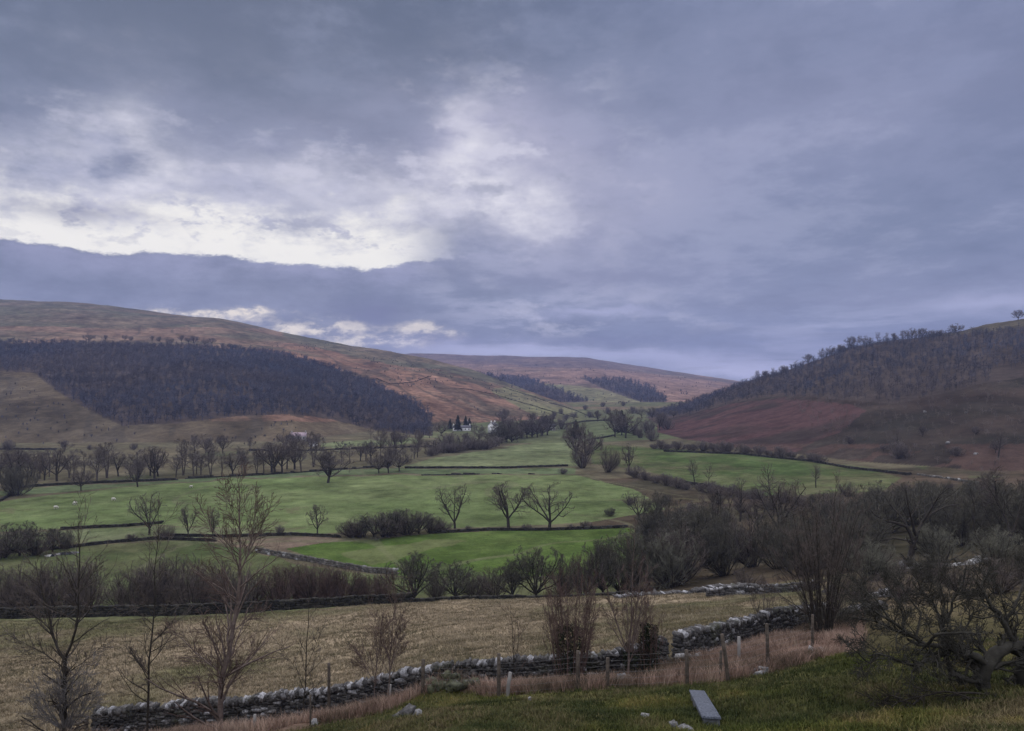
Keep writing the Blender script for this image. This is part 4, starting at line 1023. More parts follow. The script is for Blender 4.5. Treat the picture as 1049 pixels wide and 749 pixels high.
dry_wall(pix([(680, 463), (760, 466), (830, 473), (870, 480), (930, 487)], y0=240), 1.17, 'long dark wall between the right field and the bracken slope', 319, slen=2.0, course=0.5, hn=0.35, **DK)
dry_wall(pix([(940, 487), (970, 491), (1010, 497)], y0=200), 0.62, 'pale wall fragment low on the right hill', 320, slen=1.5, course=0.4, **ST)
dry_wall(pix([(600, 452), (628, 447)], y0=300), 1.40, 'short dark wall beside the dark tree clump', 321, slen=2.5, course=0.6, hn=0.35, **DK)
dry_wall(pix([(-20, 461), (20, 461), (55, 461)], y0=400), 1.33, 'dark wall at the foot of the left hill near the edge', 322, slen=2.5, course=0.6, hn=0.35, **DK)
dry_wall(pix([(255, 462), (320, 462), (375, 460), (440, 458)], y0=400), 0.94, 'thin wall in front of the pink roofed farm', 323, slen=2.5, course=0.6, hn=0.35, **DK)
dry_wall(pix([(900, 588), (940, 583), (985, 579), (1010, 576)], y0=70, y1=300), 1.0, 'line of pale stones glimpsed behind the gnarled hawthorn', 324, slen=0.7, course=0.3, ruin=0.7, hn=0.5, dark=(0.06, 0.055, 0.05), pale=(0.2, 0.19, 0.18), white=(0.42, 0.42, 0.43), mat='stone_far', cope=False, wfrac=0.6)

dry_wall(pix([(470, 398), (505, 404), (545, 416), (590, 428)], y0=600), 0.95, 'thin wall line slanting across the reddish lower hillside', 325, slen=5.0, course=0.45, hn=0.3, **DK)
dry_wall(pix([(515, 397), (550, 408), (590, 421), (610, 428)], y0=600), 0.95, 'thin wall line along the top of the pale green hillside field', 326, slen=5.0, course=0.45, hn=0.3, **DK)
dry_wall(pix([(575, 436), (600, 432), (630, 431)], y0=600), 1.4, 'short wall crossing the head of the dale', 327, slen=3.0, course=0.7, hn=0.3, **DK)
dry_wall(pix([(385, 388), (400, 394), (425, 392), (440, 386)], y0=600), 0.95, 'thin curved wall line high on the bracken hillside', 328, slen=5.0, course=0.45, hn=0.3, **DK)
# rocks
def rock(u, v, n, r, label, seed, pale=0.4, spread=0.5, Y=None, cat='rock', name='rock_pile', moss=False):
    rg = np.random.default_rng(seed); p = spot(u, v, Y)
    C = p[None] + np.stack([rg.normal(0, spread, n), rg.normal(0, spread * 0.6, n), np.zeros(n)], 1)
    C[0] = p
    C[:, 2] = zrel(C[:, 0], C[:, 1]) + EYE + r * 0.25
    if n == 3: C[1:, :2] = C[0, :2] + rg.normal(0, r * 0.35, (2, 2))
    if n > 3: C[: n // 3, 2] += r * 0.45
    pale *= 0.62; t = rg.random((n, 1)); col = lerp(A_((0.06, 0.058, 0.06)), A_((pale, pale * 0.99, pale * 1.02)), t)
    if moss: col = lerp(col, A_((0.05, 0.055, 0.02)), 0.7)
    g = G(); put_stones(g, C, r * rg.uniform(0.6, 1.5, (n, 3)) * A_([1.15, 1.0, 0.7]), rg.uniform(0, 6, n), rg.normal(0, 0.4, n), col, rg)
    tag(g.build(name if n > 1 else 'rock', M['stone'], origin=p, colour=True), label, cat)
rock(637, 702, 9, 0.30, 'heap of grey stones in the dead grass right of the bushy trees', 1, spread=0.28)
rock(702, 675, 6, 0.36, 'whitish stones at the gap in the wall behind a leaning post', 2, 0.55, spread=0.35, Y=35.6)
rock(781, 690, 5, 0.17, 'pale stones on the edge of the grass below the tallest fence post', 3, 0.5, spread=0.25)
rock(832, 671, 5, 0.24, 'small white stones where the grass meets the wall on the right', 4, 0.5, spread=0.3)
rock(462, 712, 12, 0.3, 'mossy boulders heaped on the green hummock', 5, 0.2, spread=0.5, Y=25.2, moss=True)
rock(418, 735, 4, 0.24, 'flat stones on the grass left of the mossy boulders', 6, 0.35, spread=0.1)
rock(322, 743, 1, 0.22, 'whitish stone in front of the wall left of the tall post', 7, 0.5, spread=0.2)
rock(396, 722, 3, 0.26, 'grey stones at the foot of the red birch saplings', 8, 0.35, spread=0.25)
rock(583, 704, 3, 0.16, 'white stones under the left fan shaped bush', 9, 0.55, spread=0.3)
rock(661, 735, 1, 0.16, 'small white stone lying in the grass left of the grey slab', 10, 0.5)
rock(543, 718, 1, 0.12, 'tiny white stone in the grass below the leaning guard', 11, 0.55)
rock(690, 748, 4, 0.16, 'buff stones at the bottom edge left of the slab', 12, 0.3, spread=0.25)
rock(942, 661, 3, 0.18, 'white stones seen through the hawthorn branches', 13, 0.45, spread=0.2)
rock(968, 658, 1, 0.2, 'single white stone behind the hawthorn trunk', 14, 0.45)
rock(933, 577, 5, 0.7, 'white boulder beneath the spreading oak on the right', 15, 0.7, spread=0.6, y0=None) if False else rock(933, 580, 6, 0.7, 'white boulder beneath the spreading oak on the right', 15, 0.7, spread=0.6)
rock(902, 612, 14, 0.45, 'tumbled pinkish stones where the right wall has fallen', 16, 0.4, spread=0.6)
rock(853, 608, 4, 0.5, 'pale stones beside the trunk of the tall fan shaped tree', 17, 0.5, spread=0.5)
rock(1040, 590, 3, 0.5, 'pale stones near the right edge below the thicket', 18, 0.5, spread=0.8)
for i, (u, v) in enumerate([(948, 423), (970, 455), (1000, 466), (989, 424)]):
    rock(u, v, 3, 0.9, ['pale rocks high on the right hill', 'white rock low on the right hill beside a dark bush', 'pale rocks on the right hill above the wall fragment', 'grey outcrop on the right hill left of the edge'][i], 30 + i, 0.6, spread=1.6)

# ------------------------------------------------------------------ fence, posts, guards
def post(g, base, h, r, lean=(0, 0)):
    b = np.asarray(base, float); top = b + A_([lean[0], lean[1], h])
    P = np.stack([b - A_([0, 0, 0.3]), b * 0.5 + top * 0.5, top, top + A_([0, 0, 0.004])])[None]
    tubes(g, P, A_([[r, r, r * 0.95, 0.001]]), 8)
def fence():
    def build(pts, label, name='stock_fence', h=1.25, netting=True):
        ps = [spot(u, v) for u, v, _, _ in pts]; o = empty(name, ps[len(ps) // 2], label, 'fence')
        org = ps[len(ps) // 2]; tops = []
        for p, (u, v, hp, ln) in zip(ps, pts):
            g = G(); hh = (hp + 4) / F * p[1]; post(g, p, hh, 0.06, (ln, 0)); g.build('post', M['post'], o, origin=org)
            tops.append((p, hh, ln))
        for fr in (0.12, 0.3, 0.48, 0.66, 0.8, 0.95):
            g = G()
            P = []
            for (p, hh, ln), (p2, h2, l2) in zip(tops[:-1], tops[1:]):
                a = p + A_([ln * fr, 0, 1.1 * fr]); b = p2 + A_([l2 * fr, 0, 1.1 * fr]); m = (a + b) / 2 - A_([0, 0, 0.03])
                P.append([a, m, b])
            tubes(g, A_(P), np.full((len(P), 3), 0.0025), 4); g.build('wire', M['wire'], o, origin=org)
    build([(337, 738, 54, 0), (433, 712, 32, 0.02), (511, 714, 40, 0), (592, 707, 36, 0), (622, 706, 28, 0.02), (704, 702, 32, -0.02), (747, 698, 44, -0.22), (787, 685, 42, -0.05), (832, 668, 34, 0.02)],
          'wire stock fence on brown posts between the grass and the stone wall')
    def lone(u, v, hp, ln, mat, name, label, cat, r=0.05):
        p = spot(u, v); g = G(); post(g, p, hp / F * p[1], r, (ln, 0)); tag(g.build(name, M[mat], origin=p), label, cat)
    lone(738, 697, 30, 0.02, 'post', 'fence_post', 'short brown post just left of the leaning fence post', 'post')
    lone(757, 680, 27, 0.0, 'guard', 'fence_post', 'pale square topped post between two fence posts before the wall', 'post', 0.07)
    lone(519, 714, 25, 0.12, 'guard', 'tree_guard', 'white plastic tree guard leaning right beside a fence post', 'tree guard', 0.06)
    lone(398, 722, 20, 0.06, 'guard', 'tree_guard', 'pale tree guard around the right red birch sapling', 'tree guard', 0.08)
    lone(318, 746, 34, 0.0, 'post', 'stake', 'thin dark stake left of the tall brown post', 'stake', 0.03)
    lone(261, 750, 18, 0.0, 'guard', 'fence_post', 'pale stub of post beside the big birch', 'post', 0.05)
fence()
# timber tree guard at bottom left
def timber_guard(u, v, w, h, label):
    p = spot(u, v); o = empty('timber_tree_guard', p, label, 'tree guard'); hw = w / 2
    for sx in (-1, 1):
        for sy in (-1, 1):
            g = G(); g.box((sx * hw, sy * hw, h / 2 - 0.1), (0.09, 0.09, h + 0.2)); g.build('post', M['post'], o)
    for z in (0.35 * h, 0.65 * h, 0.93 * h):
        for a, c in ((0, (0, -hw - 0.06, z)), (0, (0, hw + 0.06, z)), (math.pi / 2, (-hw - 0.06, 0, z)), (math.pi / 2, (hw + 0.06, 0, z))):
            g = G(); g.box(c, (w + 0.1, 0.025, 0.09), a); g.build('rail', M['post'], o)
timber_guard(76, 758, 0.75, 0.95, 'square timber guard around the foot of the leftmost near tree')

# the grey slab in the grass
def slab():
    a = spot(729, 744); b = spot(714, 715); d = b - a; L = np.linalg.norm(d)
    o = empty('stone_bench', a, 'long blue grey slab on a dark base lying in the near grass', 'slab')
    fwd = d / L; side = unit(np.cross(fwd, A_([0, 0, 1.]))); upv = np.cross(side, fwd)
    def blk(name, c, sz, mat):
        g = G(); v = A_([[x, y, z] for z in (-1, 1) for y in (-1, 1) for x in (-1, 1)], float) * A_(sz) / 2 + A_(c)
        V = v[:, :1] * side + v[:, 1:2] * fwd + v[:, 2:] * upv
        g.add(V, [[0, 2, 3, 1], [4, 5, 7, 6], [0, 1, 5, 4], [2, 6, 7, 3], [0, 4, 6, 2], [1, 3, 7, 5]])
        ob = g.build(name, M[mat], o); bv = ob.modifiers.new('bevel', 'BEVEL'); bv.width = 0.012; bv.segments = 2
    blk('top', (0, L / 2, 0.17), (0.42, L, 0.06), 'slab')
    blk('base', (0, L / 2, -0.03), (0.37, L - 0.06, 0.36), 'slab_side')
slab()

# ------------------------------------------------------------------ near trees, limb by limb
def near_tree(name, Y, limbs, twlv, label, bark, twig, seed, minr=0.006, cat='tree', extra=None, base=None, n0=9, limb_tw=True, jit=0.012):
    """limbs: list of ([(u, v, dY), ...], r0, r1) traced at distance Y"""
    rg = np.random.default_rng(seed)
    Ps, Rs = [], []
    for pts, r0, r1 in limbs:
        q = A_([P3(u, v, Y + dy) for u, v, dy in pts]); d = np.r_[0, np.cumsum(np.linalg.norm(np.diff(q, axis=0), axis=1))]
        s = np.linspace(0, d[-1], n0)
        p = np.stack([np.interp(s, d, q[:, i]) for i in range(3)], 1)
        p[1:-1] += rg.normal(0, jit, (n0 - 2, 3)) * (d[-1] / 3)
        Ps.append(p); Rs.append(np.linspace(r0, r1, n0))
    P0, R0 = A_(Ps), A_(Rs)
    loc = P0[0, 0].copy() if base is None else base
    loc[2] = gz(loc[0], loc[1])
    # the foot of the first limb reaches the ground
    o = empty(name, loc, label, cat)
    sel = [i for i, l in enumerate(limbs) if len(l) < 4]
    rest = ramify(P0, R0, twlv, rg, minr)
    gt = G(); tubes(gt, P0, R0, 8)
    if len(rest) > 1: tubes(gt, *rest[0], 4)
    gc = G()
    for P, R in (rest[1:] if len(rest) > 1 else rest): tubes(gc, P, R, 3)
    if extra: extra(o, gt, gc, loc, rg)
    gt.build('trunk', M[bark], o, origin=loc, smooth=True); gc.build('crown', M[twig], o, origin=loc)
    return o
TW = [dict(c=8, ang=0.6, ratio=0.34, rr=0.55, t0=0.35, n=6, wob=0.13, trop=0.06),
      dict(c=6, ang=0.5, ratio=0.55, rr=0.6, t0=0.15, n=5, wob=0.15, trop=0.05),
      dict(c=4, ang=0.45, ratio=0.62, rr=0.7, t0=0.1, n=4, wob=0.15, trop=0.04)]
def tw(c1=8, c2=6, c3=4, ratio=0.34, t0=0.35, ang=0.6, trop=0.06):
    return [dict(TW[0], c=c1, ratio=ratio, t0=t0, ang=ang, trop=trop), dict(TW[1], c=c2, trop=trop * 0.7), dict(TW[2], c=c3)]
near_tree('young_tree', 27.5, [([(67, 775, 0), (66, 735, 0), (66, 700, 0), (67, 672, 0)], 0.085, 0.065),
    ([(66, 676, 0), (58, 664, 0.1), (52, 645, 0.2), (50, 625, 0.3), (42, 598, 0.5), (36, 575, 0.6)], 0.05, 0.012),
    ([(66, 676, 0), (72, 664, -0.1), (78, 645, -0.2), (80, 620, -0.3), (81, 580, -0.4), (80, 535, -0.5)], 0.05, 0.01),
    ([(78, 640, -0.2), (90, 622, 0.2), (100, 600, 0.4)], 0.022, 0.006), ([(51, 628, 0.3), (62, 612, 0.1), (76, 603, 0)], 0.02, 0.006),
    ([(52, 645, 0.2), (38, 632, 0.4), (22, 618, 0.6)], 0.022, 0.006), ([(67, 690, 0), (84, 680, 0.3), (108, 658, 0.6)], 0.018, 0.005),
    ([(66, 685, 0), (50, 672, -0.3), (8, 650, -0.8)], 0.018, 0.005), ([(80, 610, -0.3), (92, 592, 0), (104, 575, 0.2)], 0.016, 0.005)],
    tw(20, 5, 2, 0.42, 0.12, 0.7, 0.04), 'leafless young tree forking above grey lichen twigs at the bottom left corner', 'bark', 'twig', 401, 0.0068)
rgx = np.random.default_rng(5)
def fan_limbs(u0, v0, n, spread, top0, top1, r0, seed, dy=1.0, curve=0.5, vb=None, w0=0.12):
    rg = np.random.default_rng(seed); out = []
    for i in range(n):
        a = rg.uniform(-1, 1); u1 = u0 + a * spread; vt = rg.uniform(top0, top1) + abs(a) ** 2 * (v0 - top0) * 0.18
        um = u0 + a * spread * curve; b = rg.uniform(-dy, dy)
        out.append(([(u0 + a * spread * w0, v0, b * 0.15), (um, v0 * 0.55 + vt * 0.45, b * 0.6), (u1, vt, b)], r0 * rg.uniform(0.6, 1.1), 0.005))
    return out
near_tree('lichen_bush', 27.2, fan_limbs(66, 746, 26, 42, 676, 708, 0.02, 12, 1.0, 0.6), tw(6, 5, 4, 0.4, 0.2, 0.8), 'grey lichen covered bush around the foot of the forked left tree', 'lichen', 'lichen', 402, 0.006, 'bush')
near_tree('birch_sapling', 27, [([(149, 775, 0), (150, 740, 0), (152, 700, 0), (154, 672, 0), (156, 640, 0.1), (157, 600, 0.1), (160, 560, 0.2), (162, 520, 0.2)], 0.05, 0.006),
    ([(155, 660, 0), (166, 648, 0.3), (178, 636, 0.6)], 0.014, 0.005), ([(153, 690, 0), (142, 678, 0.3), (134, 664, 0.5)], 0.014, 0.005), ([(156, 630, 0), (146, 612, 0.2), (138, 596, 0.3)], 0.014, 0.005)],
    tw(26, 6, 4, 0.20, 0.2, 0.8), 'slender single stemmed leafless sapling between the forked tree and the big birch', 'bark', 'twig', 403, 0.0065)
near_tree('birch_tree', 26.5, [([(226, 775, 0), (225, 730, 0), (225, 700, 0), (228, 685, 0), (235, 665, 0), (240, 640, 0), (244, 610, 0), (246, 585, 0), (246, 565, 0)], 0.11, 0.045),
    ([(246, 585, 0), (246, 560, 0), (245, 535, 0), (246, 510, 0), (242, 485, 0)], 0.035, 0.007),
    ([(246, 585, 0), (256, 563, 0.2), (268, 540, 0.4), (278, 515, 0.5)], 0.03, 0.007), ([(254, 566, 0.2), (260, 540, 0.2), (262, 505, 0.3)], 0.02, 0.006),
    ([(246, 583, 0), (236, 566, 0.3), (222, 548, 0.5), (205, 520, 0.8)], 0.024, 0.006), ([(246, 545, 0), (236, 520, -0.2), (228, 495, -0.3)], 0.015, 0.005),
    ([(226, 690, 0), (210, 676, 0.2), (192, 660, 0.4), (172, 642, 0.6)], 0.03, 0.007), ([(240, 645, 0), (256, 634, 0.4), (276, 622, 0.8)], 0.022, 0.006),
    ([(230, 680, 0), (218, 655, -0.4), (205, 632, -0.7)], 0.02, 0.006), ([(243, 620, 0), (226, 600, -0.4), (210, 580, -0.7)], 0.02, 0.006)],
    tw(24, 5, 2, 0.40, 0.10, 0.75, 0.02), 'tall pinkish birch with crooked trunk rising over the left fields', 'bark_red', 'twig_red', 404, 0.0065)
near_tree('birch_scrub', 27.5, fan_limbs(228, 705, 18, 42, 640, 680, 0.012, 32, 1.2, 0.6), tw(6, 5, 3, 0.4, 0.25, 0.8), 'red twiggy growth around the trunk of the tall pinkish birch', 'twig_red', 'twig_red', 405, 0.0045, 'bush')
near_tree('birch_sapling', 29, [([(312, 760, 0), (312, 720, 0), (313, 680, 0), (315, 640, 0), (317, 600, 0)], 0.035, 0.005), ([(320, 755, 0), (321, 715, 0.1), (320, 690, 0.2), (324, 665, 0.2)], 0.016, 0.004),
    ([(313, 685, 0), (322, 665, 0), (334, 635, 0)], 0.01, 0.004), ([(313, 700, 0), (300, 680, 0.3), (282, 655, 0.5)], 0.01, 0.004)],
    tw(12, 4, 2, 0.2, 0.25, 0.7), 'thin twin stemmed sapling left of the tall brown fence post', 'bark', 'twig', 406, 0.006)
near_tree('birch_sapling', 29.5, [([(383, 726, 0), (384, 700, 0), (386, 680, 0), (390, 655, 0), (392, 635, 0)], 0.03, 0.005), ([(384, 700, 0), (374, 682, 0.3), (364, 665, 0.5)], 0.014, 0.004)],
    tw(26, 7, 3, 0.44, 0.2, 0.65, 0.1), 'short bushy red birch sapling, left of the pair before the wall', 'bark_red', 'twig_red', 407, 0.0052)
near_tree('birch_sapling', 29.5, [([(397, 724, 0), (399, 700, 0), (400, 670, 0), (402, 640, 0), (405, 600, 0)], 0.032, 0.005), ([(399, 690, 0), (408, 660, 0.3), (413, 640, 0.5)], 0.014, 0.004)],
    tw(28, 7, 3, 0.36, 0.2, 0.6, 0.1), 'taller red birch sapling, right of the pair before the wall', 'bark_red', 'twig_red', 408, 0.0052)
near_tree('birch_sapling', 33, [([(527, 712, 0), (527, 680, 0), (525, 650, 0), (523, 620, 0)], 0.025, 0.005), ([(527, 690, 0), (531, 660, 0.2), (530, 632, 0.3)], 0.012, 0.004)],
    tw(10, 4, 2, 0.25, 0.2, 0.6), 'small thin sapling between two posts before the wall', 'bark', 'twig_red', 409, 0.006)
near_tree('fan_bush', 31.5, fan_limbs(583, 704, 34, 29, 570, 610, 0.024, 41, 1.3, 0.7, w0=0.45), tw(6, 5, 4, 0.22, 0.25, 0.4, 0.12), 'dense red brown fan of upright stems rooted before the wall, left of two', 'twig_red', 'twig_red', 410, 0.0055, 'bush')
near_tree('fan_tree', 32, [([(643, 706, 0), (644, 680, 0), (645, 655, 0), (647, 630, 0)], 0.055, 0.03)] + fan_limbs(645, 668, 16, 34, 565, 610, 0.024, 42, 1.2, 0.55, w0=0.1) + [([(647, 640, 0), (648, 600, 0), (650, 560, 0), (651, 535, 0)], 0.02, 0.006)],
    tw(6, 5, 4, 0.25, 0.25, 0.45, 0.1), 'red brown tree with trunk and spreading stems before the wall, right of the dense fan', 'bark_red', 'twig_red', 411, 0.0055)
near_tree('fan_bush', 33, fan_limbs(664, 702, 18, 16, 612, 650, 0.016, 43, 0.8, 0.7, w0=0.5), tw(5, 4, 3, 0.22, 0.25, 0.4, 0.1), 'small upright bush with ivy foot beside the end of the long wall', 'twig_red', 'twig_red', 412, 0.0055, 'bush')
near_tree('fan_tree', 40, fan_limbs(842, 656, 24, 44, 480, 540, 0.055, 44, 3.0, 0.42, w0=0.18) + fan_limbs(848, 640, 12, 80, 530, 590, 0.035, 45, 3.0, 0.5, w0=0.1),
    tw(7, 6, 4, 0.24, 0.2, 0.45, 0.10), 'tallest fan shaped leafless tree rising over the right end of the wall', 'bark', 'twig', 413, 0.008)
near_tree('thin_bush', 44, fan_limbs(783, 640, 14, 18, 580, 612, 0.014, 46, 0.8, 0.6), tw(5, 4, 2, 0.3, 0.2, 0.5, 0.1), 'thin leafless bush standing before the climbing wall', 'twig', 'twig', 414, 0.006, 'bush')
near_tree('evergreen_bush', 43, fan_limbs(862, 662, 40, 44, 600, 632, 0.022, 47, 1.6, 0.7, w0=0.5), tw(7, 6, 5, 0.4, 0.1, 0.7, 0.03), 'dark green tangle of bush under the tall fan shaped tree', 'haw', 'twig_green', 415, 0.008, 'bush')

# ivy on the feet of the fan bushes
def ivy(u, v, w, h, Y, label, seed, n=1600):
    rg = np.random.default_rng(seed); p = spot(u, None, Y)
    hh = h / F * Y; ww = w / F * Y / 2
    z = rg.random(n) ** 0.9 * hh; a = rg.uniform(0, 6.28, n); r = ww * np.sqrt(rg.random(n)) * (0.95 - 0.25 * (z / hh) ** 3) * (1 + 0.45 * fbm(z * 1.0 + seed, a * 0.5, 0.45, 3, 2))
    C = np.stack([r * np.cos(a), r * np.sin(a) * 0.8, z], 1)
    s = 0.05; d1 = unit(rg.normal(0, 1, (n, 3))) * s; d2 = unit(rg.normal(0, 1, (n, 3))) * s
    V = np.stack([C - d1, C + d2, C + d1, C - d2], 1).reshape(-1, 3)
    g = G(); g.add(V, np.arange(n * 4).reshape(-1, 4)); o = empty('ivy_bush', p, label, 'ivy'); g.build('foliage', M['ivy'], o)
    g = G(); P, R = lines(np.stack([rg.normal(0, ww * 0.4, 12), rg.normal(0, ww * 0.3, 12), np.full(12, -0.1)], 1), A_([[0, 0, 1.]] * 12), np.full(12, hh * 0.95), np.full(12, 0.02), 5, 0.08, 0, rg); tubes(g, P, R, 5); g.build('stem', M['bark'], o)
ivy(584, 705, 34, 62, 31.8, 'dark ivy smothering the foot of the left red brown fan', 51)
ivy(664, 700, 24, 52, 33.2, 'dark ivy column at the end of the long wall', 52)
ivy(644, 690, 14, 40, 32.6, 'ivy around the trunk of the right red brown tree', 53, 500)

# the oak with bare spreading limbs behind the hawthorn
near_tree('oak_tree', 100, [([(937, 606, 0), (934, 590, 0), (932, 575, 0), (935, 558, 0)], 0.5, 0.36),
    ([(935, 560, 0), (940, 545, 1), (948, 530, 2), (965, 520, 3), (985, 516, 4)], 0.26, 0.05), ([(936, 556, 0), (930, 540, 0), (915, 535, -1), (898, 530, -2), (890, 520, -2)], 0.24, 0.05),
    ([(932, 545, 0), (924, 530, 1), (914, 520, 2), (906, 508, 2)], 0.2, 0.05), ([(938, 548, 0), (933, 530, -2), (930, 515, -3), (928, 500, -3)], 0.2, 0.05),
    ([(945, 535, 1), (955, 520, 0), (962, 508, -1), (972, 500, -2)], 0.16, 0.04), ([(935, 555, 0), (918, 552, 2), (900, 553, 4), (884, 556, 5)], 0.14, 0.04), ([(930, 535, 0), (940, 518, 2), (945, 505, 3), (944, 496, 3)], 0.14, 0.04)],
    [dict(c=8, ang=0.7, ratio=0.40, rr=0.5, t0=0.3, n=5, wob=0.2, trop=0.08), dict(c=6, ang=0.7, ratio=0.5, rr=0.55, t0=0.2, n=4, wob=0.2, trop=0.05), dict(c=5, ang=0.7, ratio=0.5, rr=0.6, t0=0.2, n=3, wob=0.2)],
    'wide spreading leafless oak standing behind the gnarled hawthorn', 'bark', 'twig_green', 416, 0.018)
near_tree('oak_tree', 105, [([(1024, 590, 0), (1028, 575, 0), (1033, 560, 0), (1038, 545, 0)], 0.4, 0.25), ([(1036, 548, 0), (1030, 530, 1), (1020, 512, 1), (1012, 498, 1)], 0.18, 0.04), ([(1038, 545, 0), (1044, 525, 0), (1050, 505, 0)], 0.18, 0.04),
    ([(1004, 556, 0), (997, 540, 0), (998, 520, 0), (994, 500, 0)], 0.12, 0.03), ([(1012, 580, 0), (1006, 565, 0), (1000, 548, 0)], 0.16, 0.1)],
    [dict(c=8, ang=0.7, ratio=0.45, rr=0.5, t0=0.3, n=5, wob=0.2, trop=0.08), dict(c=6, ang=0.7, ratio=0.5, rr=0.55, t0=0.2, n=4, wob=0.2, trop=0.05), dict(c=5, ang=0.7, ratio=0.5, rr=0.6, t0=0.2, n=3, wob=0.2)],
    'leaning leafless oak near the right edge behind the hawthorn', 'bark', 'twig_green', 417, 0.018)
# the gnarled hawthorn
Yh = hit(1008, 708)
HW = [([(1009, 712, 0), (1007, 700, 0), (1007, 688, 0), (1010, 678, 0), (1022, 668, 0.1), (1040, 662, 0.2), (1062, 658, 0.3)], 0.17, 0.13),
      ([(1049, 712, 0.4), (1046, 690, 0.3), (1048, 672, 0.3), (1054, 660, 0.3)], 0.15, 0.12),
      ([(1010, 680, 0), (998, 672, -0.1), (985, 668, -0.2), (968, 664, -0.3), (950, 662, -0.4), (930, 655, -0.5)], 0.10, 0.03),
      ([(1008, 690, 0), (1000, 686, 0), (990, 676, 0.2), (982, 664, 0.4), (975, 655, 0.5)], 0.08, 0.03),
      ([(976, 692, -0.2), (972, 682, -0.2), (967, 668, -0.2), (966, 652, -0.2), (965, 636, -0.2)], 0.07, 0.035),
      ([(1006, 698, 0), (990, 697, -0.2), (976, 690, -0.2)], 0.07, 0.06),
      ([(968, 668, -0.2), (950, 676, -0.4), (936, 684, -0.6), (920, 676, -0.7), (904, 669, -0.8), (890, 672, -1.0)], 0.05, 0.02),
      ([(952, 662, -0.4), (938, 654, -0.4), (925, 646, -0.5), (912, 636, -0.5), (898, 626, -0.6), (884, 618, -0.7)], 0.05, 0.015),
      ([(930, 650, -0.5), (915, 645, -0.2), (898, 636, 0.0), (880, 634, 0.1)], 0.035, 0.012),
      ([(904, 669, -0.8), (890, 680, -0.8), (878, 668, -1), (866, 662, -1.2)], 0.025, 0.01),
      ([(1042, 662, 0.2), (1036, 650, 0.2), (1029, 640, 0.2), (1022, 628, 0.1), (1010, 612, 0), (1000, 596, 0)], 0.08, 0.02),
      ([(1030, 640, 0.2), (1040, 620, 0.5), (1048, 600, 0.8), (1050, 580, 1)], 0.05, 0.015),
      ([(966, 640, -0.2), (958, 622, 0), (945, 604, 0.2), (935, 588, 0.4)], 0.035, 0.012),
      ([(966, 640, -0.2), (975, 622, -0.3), (985, 600, -0.5), (990, 580, -0.6)], 0.035, 0.012),
      ([(1012, 614, 0), (1005, 600, 0.3), (1015, 580, 0.5)], 0.03, 0.012),
      ([(985, 668, -0.2), (985, 650, 0.3), (996, 630, 0.6), (1008, 622, 0.8)], 0.035, 0.012),
      ([(925, 646, -0.5), (925, 628, -0.3), (915, 608, -0.1), (905, 596, 0)], 0.03, 0.01),
      ([(938, 654, -0.4), (945, 630, -0.2), (930, 610, 0), (915, 588, 0.2)], 0.03, 0.01),
      ([(912, 636, -0.5), (898, 615, -0.3), (880, 600, 0), (868, 588, 0.2)], 0.026, 0.01),
      ([(965, 640, -0.2), (968, 615, 0.2), (960, 590, 0.4), (965, 570, 0.5)], 0.03, 0.01),
      ([(950, 660, -0.4), (960, 650, -0.8), (985, 648, -1), (1005, 650, -1.2)], 0.04, 0.015)]
near_tree('hawthorn_tree', Yh, HW, [dict(c=11, ang=0.85, ratio=0.42, rr=0.5, t0=0.12, n=6, wob=0.28, trop=0.05, fall=0.3), dict(c=9, ang=0.75, ratio=0.6, rr=0.55, t0=0.1, n=5, wob=0.28, trop=0.02), dict(c=6, ang=0.7, ratio=0.62, rr=0.6, t0=0.1, n=4, wob=0.25)],
    'huge gnarled leaning hawthorn with tangled dark limbs at the lower right', 'haw', 'haw', 418, 0.0062, jit=0.03)
near_tree('fallen_branch', hit(960, 722) , [([(1012, 712, 0.4), (990, 710, 0), (965, 709, 0), (945, 714, 0), (925, 716, 0), (908, 728, -0.1)], 0.03, 0.010), ([(945, 714, 0), (935, 722, -0.2), (915, 735, -0.4)], 0.022, 0.008), ([(975, 709, 0), (990, 714, -0.1), (1018, 716, -0.2)], 0.016, 0.006), ([(925, 716, 0), (912, 712, 0.2), (900, 722, 0.2)], 0.018, 0.006)],
    tw(14, 6, 4, 0.4, 0.1, 0.8, 0.02), 'dead branches lying on the grass under the hawthorn', 'bark', 'bark', 419, 0.007, 'branch')
row([('bush', 884, None, 34, 62, 1.3), ('bush', 925, None, 38, 58, 1.3), ('dense', 950, None, 34, 75, 1.3), ('bush', 985, None, 38, 60, 1.3), ('bush', 1022, None, 42, 56, 1.3), ('dense', 1046, None, 40, 64, 1.2), ('bush', 905, None, 30, 92, 1.3)],
    '{o} dark bush from the left in the scrub just behind the gnarled hawthorn', 'scrub bushes behind the hawthorn', 'bush')

